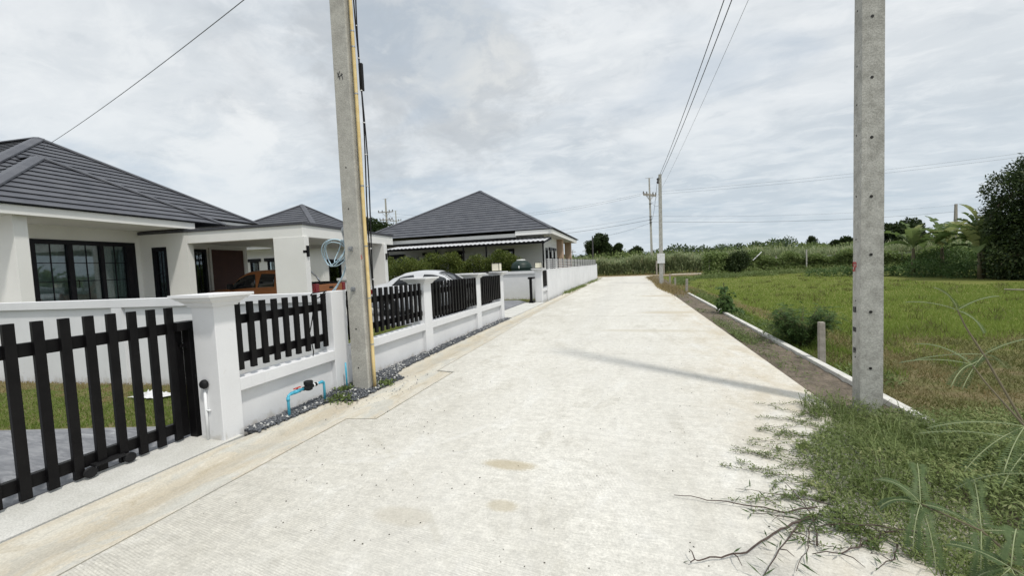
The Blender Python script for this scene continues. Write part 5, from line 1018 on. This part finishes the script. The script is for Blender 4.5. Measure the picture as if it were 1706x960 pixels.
# hedge over the far side wall
hb=[]; 
for i in range(26):
    x=-15.2+i*.36; top=2.25+.18*math.sin(i*1.7)+.12*math.sin(i*.6)+(.14 if 12<i<17 else 0); hb+= [(x,19.75+.1*math.sin(i),1.0,.32,.45,.75),(x+.1,19.75,top-.42,.30,.40,.42)]
for x,top in ((-6.95,2.15),(-6.5,2.28),(-6.1,2.2),(-5.75,2.05)): hb+=[(x,19.6,1.0,.32,.4,.7),(x,19.6,top-.4,.3,.36,.42)]
hb=[(a*1.124,b*1.124,1.6+(c-1.6)*1.124,d*1.1,e,f*1.1) for a,b,c,d,e,f in hb]
t=thing('hedge','thick green clipped hedge showing over the white side wall','hedge',(-11.8,22.2,-.02)); V,F,rd=leaf_cloud(hb,60000,.10,.055,.1,.3); np_obj('foliage',V,F,MT['leaf_hedge'],t,rnd=rd,off=base_of(t))
ms=MB(); 
for i in range(24): x=-17+i*.47; ms.tube([(x,22.2,-.05),(x+.04,22.2,1.6)],.02,6)
part('stems',ms,MT['bark'],t)
t=thing('garden_shrub','loose bright green shrub behind the tail of the pickup','shrub',(-11.0,18.3,-.03)); V,F,rd=leaf_cloud([(-11.2,18.25,1.2,.9,.4,.9),(-11.3,18.2,1.85,.7,.4,.45),(-10.4,18.25,1.5,.6,.4,.6),(-12.2,18.2,1.4,.6,.4,.6)],5200,.12,.045,.0,.4); np_obj('foliage',V,F,MT['leaf_hedge'],t,rnd=rd,off=base_of(t)); part('stem',MB().tube([(-11,18.3,-.1),(-11.1,18.25,1.4)],.035,7),MT['bark'],t)
# short concrete posts along the verge
def stub(x,y,h,s,label,lean=0):
    m=MB().frustum((x-s,x+s,y-s,y+s),(x-s*.9+lean,x+s*.9+lean,y-s*.9,y+s*.9),-.3,h); return single('concrete_post',m,MT['post'],label,'post','short concrete posts along the road',bevel=.006,origin=(x,y,-.16))
stub(2.63,7.14,.56,.042,'short grey concrete post behind the kerb, the nearest of the low posts',-.01)
stub(2.28,21.6,.60,.06,'short leaning post where the kerb ends',.03)
stub(2.25,27.45,.42,.055,'low pale stub post, middle one past the kerb end'); stub(2.05,28.97,.62,.055,'short post right beside the slim far pole')
stub(1.95,46.0,1.5,.08,'dark upright post near the cane just right of the leaning pole')
stub(2.75,47.2,1.6,.07,'thin dark post in front of the cane, behind the slim pole')

# pale bamboo pole lying in the field
single('bamboo_pole',MB().tube([(13.05,19.8,-.05),(13.9,18.6,-.05),(14.5,17.5,-.07)],.03,7),MT['bamboo'],'pale bamboo pole lying in the bright field near the right edge','pole',smooth=True,origin=(13.05,19.8,-.1))
# ------------------------------------------------------------------ cane field and far vegetation
def cane_field(n,xf,y0,y1,h,name,label,mat,L=1.15,lean=.9):
    x=xf(rng.random(n)); y=y0+(y1-y0)*rng.random(n)**1.9; P=np.stack([x,y,np.full(n,-.1)],1)
    hh=h*rng.uniform(.72,1.16,n)*(.74+.46*vn(x,y,2.2,21)); k=rng.random(n)**.6; P[:,2]+=hh*k*.80
    a=rng.random(n)*6.283; d=np.stack([np.cos(a),np.sin(a),0*a],1); Ls=L*rng.uniform(.6,1.2,n)[:,None]; up=np.array([0,0,1.0]); s=np.stack([-np.sin(a),np.cos(a),0*a],1)*.035*rng.uniform(.7,1.3,n)[:,None]
    ln=lean*rng.uniform(.25,1.0,n)[:,None]; M=P+(up*(1-ln*.45)+d*ln*.5)*Ls*.5; T=M+(up*(.55-ln*1.05)+d*ln*.8)*Ls*.5
    V=np.stack([P-s*.7,P+s*.7,M+s,M-s,T+s*.15,T-s*.15],1).reshape(-1,3); i=np.arange(n)[:,None]*6; F=np.concatenate([i+np.array([[0,1,2,3]]),i+np.array([[3,2,4,5]])],1).reshape(-1,4)
    rd=np.repeat(np.clip(.25+.5*(k-.3)+rng.normal(size=n)*.25+(k<.2)*.5,0,1),2); return tag(np_obj(name,V,F,mat,rnd=rd),label,'crop',kind='stuff')
cane_field(52000,lambda u:-34+u*46,48.0,60,2.15,'cane_field','dense field of sugar cane across the end of the road',MT['cane'])
cane_field(30000,lambda u:12+u*50,51.0,66,2.5,'cane_field','taller cane growing behind the vine covered fence on the right',MT['cane'])
sb=[]
for i in range(150):
    x=-70+i*1.25+random.uniform(-.6,.6); y=random.uniform(70,84); hgt=3.0+.35*math.sin(i*.37)+random.uniform(-.2,.3); sb.append((x,y,hgt*.45,2.0,2.0,hgt*.62))
V,F,rd=leaf_cloud(sb,52000,.45,.20,.0,.25); tag(np_obj('scrubland',V,F,MT['scrub'],rnd=rd),'band of green scrub rising behind the cane','scrub',kind='stuff')
tb=[]
for i in range(120):
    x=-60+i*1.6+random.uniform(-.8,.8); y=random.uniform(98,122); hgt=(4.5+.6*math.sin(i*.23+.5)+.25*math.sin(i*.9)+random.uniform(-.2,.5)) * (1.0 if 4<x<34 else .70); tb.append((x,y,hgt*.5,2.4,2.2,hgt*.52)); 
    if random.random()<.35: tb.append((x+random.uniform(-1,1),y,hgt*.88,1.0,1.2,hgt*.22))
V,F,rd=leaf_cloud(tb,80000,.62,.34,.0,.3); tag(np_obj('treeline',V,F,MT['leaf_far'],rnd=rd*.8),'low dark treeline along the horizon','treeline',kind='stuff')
def tree(name,label,c,blobs,n,L,W,mat,tr=.2,group=None,limbs=6,seed=1):
    r=random.Random(seed); t=thing(name,label,'tree',c,group=group); tk=MB(); top=max(blobs,key=lambda b:b[2]); H0=top[2]*.55
    ax=[(c[0],c[1],c[2]-.3),(c[0]+r.uniform(-.1,.1)*H0*.3,c[1],c[2]+H0*.35),(c[0]+r.uniform(-.1,.1)*H0,c[1],c[2]+H0),(top[0]+c[0],top[1]+c[1],c[2]+top[2])]
    tk.tube(ax,[tr*1.25,tr,tr*.65,tr*.15],9)
    for b in r.sample(blobs,min(limbs,len(blobs))):
        s=Vector(ax[1]).lerp(Vector(ax[2]),r.uniform(.2,1)); e=Vector((c[0]+b[0],c[1]+b[1],c[2]+b[2])); m=s.lerp(e,.5)+Vector((0,0,-.08*H0)); tk.tube([s,m,e],[tr*.5,tr*.35,tr*.1],6)
    part('trunk',tk,MT['bark'],t,smooth=True); V,F,rd=leaf_cloud([(b[0]+c[0],b[1]+c[1],b[2]+c[2],*b[3:]) for b in blobs],n,L,W,.15,.32); np_obj('crown',V,F,mat,t,rnd=rd,off=base_of(t)); return t
def blobset(w,h,z0,n,seed,sz=.34):
    r=random.Random(seed); out=[]
    for i in range(n):
        a=r.random()*6.28; k=r.random()**.5; z=z0+(h-z0)*r.uniform(.12,.90); q=math.sqrt(max(.05,1-((z-(z0+(h-z0)*.45))/(h-z0)*1.7)**2)); s=sz*w*r.uniform(.7,1.2); out.append((math.cos(a)*w*k*q*.78,math.sin(a)*w*k*q*.78,z,s,s,s*.78))
    return out
LF=MT['leaf_tree']
tree('broad_tree','big rounded dark tree just behind the thin dark pole left of the road end',(-8.6,98,-.1),blobset(3.3,8.6,.6,22,3),15000,.42,.24,LF,.35,seed=3)
tree('broad_tree','smaller round dark tree right beside the big rounded one',(-4.9,99,-.1),blobset(1.9,6.2,.8,12,4,.4),7500,.38,.22,LF,.25,seed=4)
tree('broad_tree','small dome shaped tree alone left of the leaning pole',(-.2,100,-.1),blobset(1.9,4.9,.4,10,5,.42),6000,.38,.22,LF,.2,seed=5)
tree('broad_tree','dark dome shaped tree just right of the bare square pole',(30.2,60,-.1),blobset(2.7,5.0,.4,22,6),16000,.34,.19,MT['leaf_dark'],.35,seed=6)
tree('broad_tree','thin ragged tree standing alone above the cane, left of the bare square pole',(34.8,100,-.1),[(0,0,3.4,.8,.8,.5),(.3,0,4.2,.9,.8,.7),(-1.4,0,3.0,.7,.7,.35),(.2,0,4.9,.55,.5,.35)],2600,.34,.18,LF,.14,seed=7)
tree('broad_tree','two lobed small tree partly hidden by the bare square pole',(40.2,100,-.1),[(-.9,0,3.4,.9,.8,.8),(.9,0,3.8,1.1,1,1.0)],3600,.36,.2,LF,.16,seed=8)
tree('broad_tree','leafy tree rising between the carport and the tall pole with yellow pipe',(-31.2,45,-.1),[(x+3.1*0,0,z,1.5,1.5,1.3) for x,z in ((-3.2,7.2),(-2.0,7.6),(-.8,7.0),(.4,6.6),(1.5,5.9),(-2.6,5.2),(-.4,5.0),(1.6,4.3),(-1,3.4))]+[(2.5,0,5.2,.9,.9,.7)],11000,.34,.18,LF,.3,seed=9)
bt=blobset(4.1,6.7,.0,44,11,.30)+[(-4.0,-.3,4.6,.9,.9,.8),(-3.7,-.2,2.9,1.0,1.0,1.0),(-3.8,-.3,1.2,1.0,1.0,1.0),(-3.0,-.5,4.9,.9,.9,.8),(-3.0,0,.5,1.2,1.2,.9)]
tree('broad_tree','huge dense dark tree filling the right edge beyond the field',(21.7,27.2,ZG),bt,105000,.17,.08,MT['leaf_dark'],.38,limbs=12,seed=11)
single('bare_branch',MB().tube([(17.5,27.6,2.9),(17.9,27.5,3.7),(18.3,27.4,4.2),(19.4,27.3,4.6)],[.10,.085,.07,.03],7).tube([(18.0,27.5,3.8),(17.85,27.5,4.15)],[.05,.02],6),MT['bark'],'grey bare branch sticking out from the huge dark tree','branch',smooth=True,origin=(17.5,27.6,2.9))
# bananas
def banana(c,h,nl,seed,label,scale=1.0):
    r=random.Random(seed); t=thing('banana_plant',label,'banana plant',c,group='banana plants by the huge dark tree'); st=MB(); tip=(c[0]+r.uniform(-.15,.15),c[1],c[2]+h*.55); st.tube([(c[0],c[1],c[2]-.1),tip],[.13,.07],10); part('pseudostem',st,MT['stemgreen'],t,smooth=True)
    for i in range(nl):
        a=i*2.4+r.uniform(-.3,.3); L=r.uniform(1.5,2.2)*scale*1.15; el=r.uniform(.55,1.35) if i>1 else 1.42; W=r.uniform(.55,.75)*scale; nn=11; vs=[];fs=[]; p=Vector(tip); d=Vector((math.cos(a)*math.cos(el),math.sin(a)*math.cos(el),math.sin(el))); q=[p.copy()]
        for k in range(nn): p=p+d*(L/nn); d=(d+Vector((0,0,-.08-.022*k))).normalized(); q.append(p.copy())
        vr=[]
        for k,pk_ in enumerate(q):
            u=k/nn; wd=W*.5*max(.02,math.sin(math.pi*min(1,(u-.12)/.88))**.6 if u>.12 else .05); dd=(q[min(k+1,nn)]-q[max(k-1,0)]).normalized(); s=dd.cross(Vector((0,0,1))); s=s.normalized() if s.length>.05 else Vector((-math.sin(a),math.cos(a),0)); up=s.cross(dd); vr.append((pk_,s,up,wd))
        for k in range(nn):
            g=r.uniform(.0,.16)
            for sd in (1,-1):
                b=len(vs); P0,s0,u0,w0=vr[k]; P1,s1,u1,w1=vr[k+1]; fl=r.uniform(-.25,.35)
                vs+=[P0,P1,P1.lerp(P0,g)+s1*sd*w1+u1*w1*(.35-fl),P0+s0*sd*w0+u0*w0*(.35-fl)]; fs.append((b,b+1,b+2,b+3))
        np_obj('leaf',np.array([tuple(v) for v in vs]),np.array(fs),MT['leaf_banana'],t,rnd=np.full(len(fs),.15+.85*r.random()),off=base_of(t))
for i,(x,y,h,nl,lb,sc) in enumerate(((17.2,33,3.3,11,'banana plant with a pale torn leaf, leftmost beside the dome tree',1.0),(18.7,33,3.2,12,'banana plant with an upright young leaf under the distant wood pole',1.0),(19.3,31,2.6,11,'low banana plant with drooping leaves in the middle of the clump',1.0),(19.0,30.4,3.7,12,'banana plant with yellowish leaves between the wood pole and huge tree',1.1),(18.2,29.0,3.5,12,'tall banana plant under the grey bare branch',1.1),(17.6,28.2,2.5,10,'banana plant half in the shade of the huge dark tree',1.0))): banana((x,y,ZG),h,nl,40+i,lb,sc)
V,F,rd=leaf_cloud([(13+i*1.0,35.5-.55*i+random.uniform(-.6,.6),.1,.9,.7,.35+.25*random.random()) for i in range(7)]+[(19.5,28,.1,1.5,1.2,.4),(18,29.5,.2,1.5,1.2,.5),(17,31.5,.3,1.4,1,.7),(18.5,33.5,.5,1.6,1,1.0),(20.5,34,.8,1.8,1,1.2)],13000,.14,.07,.0,.3); tag(np_obj('undergrowth',V,F,MT['shrub'],rnd=rd),'dark undergrowth at the foot of the banana plants','undergrowth',kind='stuff')
# overgrown fence at the far side of the field
t=thing('vine_fence','old post and wire fence smothered in green vines beyond the field','fence',(12,45,ZG))
def vf(s): # path along the fence
    K=[(6.2,41.0),(8.2,43.6),(11.5,46.2),(15,47.4),(18.5,47.0),(22,45.0),(27,43.0)]; u=s*(len(K)-1); i=min(int(u),len(K)-2); f=u-i; return (K[i][0]*(1-f)+K[i+1][0]*f,K[i][1]*(1-f)+K[i+1][1]*f)
pts=[(0.01,1.9),(.05,1.8),(.09,1.9),(.22,1.6),(.27,1.6),(.30,1.6),(.42,1.5),(.545,2.0),(.66,1.5),(.75,1.5),(.85,1.4)]
for s,h in pts:
    x,y=vf(s); y-=(.5 if s==.545 else .05); part('fence_post',MB().box(x-.05,x+.05,y-.05,y+.05,ZG-.1,h),MT['pole_pale'] if s==.545 else MT['post'],t)
rl_=MB()
for z in (.75,1.3): rl_.tube([(vf(s)[0],vf(s)[1]-.1,z) for s in np.linspace(.02,.9,24)],.010,5)
rl_.tube([(vf(.30)[0],vf(.30)[1]-.6,1.15),(vf(.345)[0],vf(.345)[1]-.7,1.95)],.05,6); part('fence_rail',rl_,MT['steel'],t)
vb=[]
for i in range(70):
    s=.99*i/69; x,y=vf(s); hgt=(2.0+.25*math.sin(i*.9)+.2*math.sin(i*.33) if s<.34 else 1.55+.3*math.sin(i*.8)+.22*math.sin(i*.41)); 
    vb+=[(x,y,hgt*.78,.55,.5,.30),(x,y+.1,hgt*.42,.5,.42,hgt*.36)]
    if random.random()<.5: vb.append((x,y-.35,.1,.6,.5,.35))
V,F,rd=leaf_cloud(vb,52000,.17,.10,.25,.35); np_obj('vines',V,F,MT['leaf_vine'],t,rnd=rd,off=base_of(t))
t=thing('creeper_bush','dark creeper bush swallowing the left part of the vine fence','bush',(9.0,43.2,ZG)); V,F,rd=leaf_cloud([(8.8,43.2,1.0,.9,.6,1.0),(9.5,43.6,1.3,.8,.6,.85),(8.4,42.8,.5,.7,.6,.6)],5200,.16,.09,.2,.35); np_obj('foliage',V,F,MT['leaf_tree'],t,rnd=rd,off=base_of(t)); part('stem',MB().tube([(9,43.2,-.2),(9.1,43.3,1.2)],.05,6),MT['bark'],t)
V,F,rd=leaf_cloud([(lambda p:(p[0]+random.uniform(-.8,.8),p[1]-1.2-random.random()*3.2,-.12,1.1,.9,.20+.2*random.random()))(vf(random.random())) for i in range(110)],26000,.16,.06,.0,.4); tag(np_obj('low_weeds',V,F,MT['scrub'],rnd=rd),'belt of low weeds between the bright field and the vine fence','weeds',kind='stuff')
V,F,rd=leaf_cloud([(5.5,38,-.1,1.2,2,.18),(3.6,36,-.1,.8,3,.18),(2.9,31,-.1,.5,3,.2),(7.2,39,-.1,1.0,1.4,.3),(10,40,-.1,1.6,1.6,.22)],8000,.14,.05,.0,.4); tag(np_obj('low_weeds',V,F,MT['scrub'],rnd=rd*.8),'low weeds round the short posts near the slim far pole','weeds',kind='stuff')
n=5000; P=np.stack([rng.uniform(-30,30,n),47.3+rng.normal(size=n)*.35,np.full(n,-.1)],1); V,F,rd=blades(P,rng.uniform(.08,.35,n),.05,rng.uniform(.2,.9,n)); tag(np_obj('headland_grass',V,F,MT['dry'],rnd=rd),'dry grass edge along the foot of the cane','grass',kind='stuff')
# ------------------------------------------------------------------ far poles
t=thing('utility_pole','slim pale concrete pole at the far kerb end with a white sign','utility pole',(1.52,29.3,-.2),group='square concrete utility poles')
part('shaft',MB().frustum((1.39,1.65,29.2,29.4),(1.48,1.68,29.22,29.38),-.4,7.34),MT['pole_pale'],t,bevel=.01)
part('sign_board',MB().box(1.29,1.77,29.16,29.18,1.36,2.02),MT['foil'],t)
rk=MB()
for z in (6.82,7.02): rk.lathe([(.03,-.05),(.06,-.04),(.045,0),(.06,.04),(.03,.05)],10,(1.41,29.24,z))
rk.box(1.40,1.50,29.2,29.26,6.72,7.1); part('insulator_rack',rk,MT['insul'],t)
def line_pole(x,y,h,label,name='utility_pole',lean=0,arms=True,w0=.15,mat='pole',armang=0,two=True):
    t=thing(name,label,'utility pole',(x,y,-.2),group='power line poles'); part('shaft',MB().frustum((x-w0,x+w0,y-w0,y+w0),(x-w0*.55+lean,x+w0*.55+lean,y-w0*.55,y+w0*.55),-.5,h),MT[mat],t)
    if arms:
        X=lambda z:x+lean*z/h
        c,s=math.cos(armang),math.sin(armang)
        for z,w_ in (((h-1.9,1.15),(h-3.0,1.0)) if two else ((h-1.9,1.2),(h-2.05,1.2))):
            m=MB(); p=(X(z)-c*w_,y-.18-s*w_,z); q=(X(z)+c*w_,y-.18+s*w_,z); m.slab((p[0],p[1],z+.06),(q[0],q[1],z+.06),(q[0],q[1]+.12,z+.06),(p[0],p[1]+.12,z+.06),.12)
            for k in (-.95,-.45,.5,.95): ii=MB().lathe([(.03,0),(.08,.04),(.05,.10),(.08,.16),(.03,.24)],8,(X(z)+c*w_*k,y-.14+s*w_*k,z+.06)); part('insulator',ii,MT['insul'],t)
            m.tube([(X(z)-c*w_*.6,y-.1-s*w_*.6,z),(X(z),y-.05,z-.6)],.025,5).tube([(X(z)+c*w_*.6,y-.1+s*w_*.6,z),(X(z),y-.05,z-.6)],.025,5); part('crossarm',m,MT['post'],t)
        m=MB().tube([(X(h)-.45,y,h+.02),(X(h)+.45,y,h+.02)],.018,5); part('top_bracket',m,MT['post'],t)
    return t
tp=line_pole(1.66,50.6,11.2,'tall leaning power pole with crossarms where the road meets the cane',lean=-.12,armang=.9,two=False)
sc=MB(); 
for z in (6.0,6.35,6.7,8.2): sc.box(1.45,1.75,50.3,50.42,z-.05,z+.05)
part('wire_clamp',sc,MT['insul'],tp)
line_pole(-34.3,50.6,12.0,'power pole with two crossarms rising above the left slope of the pyramid roof',armang=.1)
line_pole(-44,68,13.1,'thin pole tip with a crossarm just above the pyramid roof slope',armang=.1,w0=.12)
line_pole(-6.4,62,5.6,'thin dark pole in front of the big rounded tree',arms=False,w0=.13,mat='insul')
line_pole(44.5,76,7.9,'distant dark wood pole above the banana plants',arms=False,w0=.22,mat='post')
for x,lb in ((-22.4,'first tiny distant pole seen through the brick porch'),(-18.6,'middle tiny distant pole just right of the brick porch'),(-14.7,'last tiny distant pole above the slat fence')): 
    line_pole(x,122,5.6,lb,w0=.12,arms=False); 
    o=[q for q in COL.objects if q.get('label')==lb][0]; part('crossarm',MB().box(x-1.0,x+1.0,121.7,121.8,5.0,5.15),MT['post'],o); part('crossarm',MB().box(x-.5,x+.5,121.7,121.8,5.5,5.6),MT['post'],o)
# ------------------------------------------------------------------ wires
def wire(p,q,sag,r,label,mat='wire',n=28,group='overhead wires'):
    p,q=np.array(p,float),np.array(q,float); pts=[]
    for i in range(n+1):
        u=i/n; v=p*(1-u)+q*u; v[2]-=sag*4*u*(1-u); pts.append(tuple(v))
    m=MB().tube(pts,r,5); return single('overhead_wire',m,MT[mat],label,'wire',group,origin=tuple(p))
wire((1.44,29.24,7.02),(2.06,4.9,7.45),.28,.011,'thick twin wire, upper one, from slim pole to bare pole')
wire((1.44,29.24,6.82),(2.16,4.9,7.25),.30,.011,'thick twin wire, lower one, from slim pole to bare pole')
wire((1.9,50.4,8.2),(3.3,4.9,9.0),.5,.006,'faint thin wire on the right of the thick pair over the road','wire_thin')
wire((1.41,29.24,7.02),(1.60,50.4,6.35),.9,.012,'slack wire dropping from the slim pole to the leaning pole')
wire((1.44,29.2,5.25),(1.58,50.4,9.0),.4,.010,'short stay wire between the slim pole and the leaning pole')
wire((-3.60,4.60,6.1),(-18.4,8.3,6.1),.12,.007,'single service wire from tall pole to the roof on the left','wire_thin')
for i,(z,zz,lb) in enumerate(((9.55,9.9,'highest line wire right of the leaning pole'),(9.25,9.55,'second highest line wire right of the leaning pole'))): wire((1.9+.5*i,50.6,z),(62,50,zz+2.2),.9,.009,lb,'wire_thin')
for i,(z,lb) in enumerate(((6.75,'upper low wire right of the leaning pole'),(6.1,'thicker low wire right of the leaning pole'))): wire((1.7,50.4,z),(44.5,76,z+1.0-.3*i),.55,.008+.007*i,lb)
for i,(z,lb) in enumerate(((6.8,'upper low wire from the leaning pole toward the brick porch house'),(6.35,'middle thick cable from the leaning pole toward the brick porch house'))): wire((1.6,50.5,z),(-34.3,50.5,z-.1),1.15,.009+.009*i,lb)
wire((1.6,50.5,6.0),(-6.4,62,5.3),.25,.012,'wire from the leaning pole down to the thin dark pole')
for i,lb in enumerate(('high line wire left of the leaning pole, upper','high line wire left of the leaning pole, lower')): wire((1.0-.4*i,50.4,9.5-.25*i),(-34.3-.6*i,50.5,10.0-.35*i),1.5,.010,lb,'wire_thin')
for i in range(2): wire((-34,50.5,10.1-1.1*i),(-44,68,11.0-1.1*i),.3,.014,('upper wire between the two far poles over the pyramid roof','lower wire between the two far poles over the pyramid roof')[i],'wire_thin')
for o in list(bpy.data.objects):
    for k in ('_ox','_oy','_oz'):
        if k in o: del o[k]
scn.render.engine='CYCLES'
scn.cycles.max_bounces=6; scn.cycles.transparent_max_bounces=8
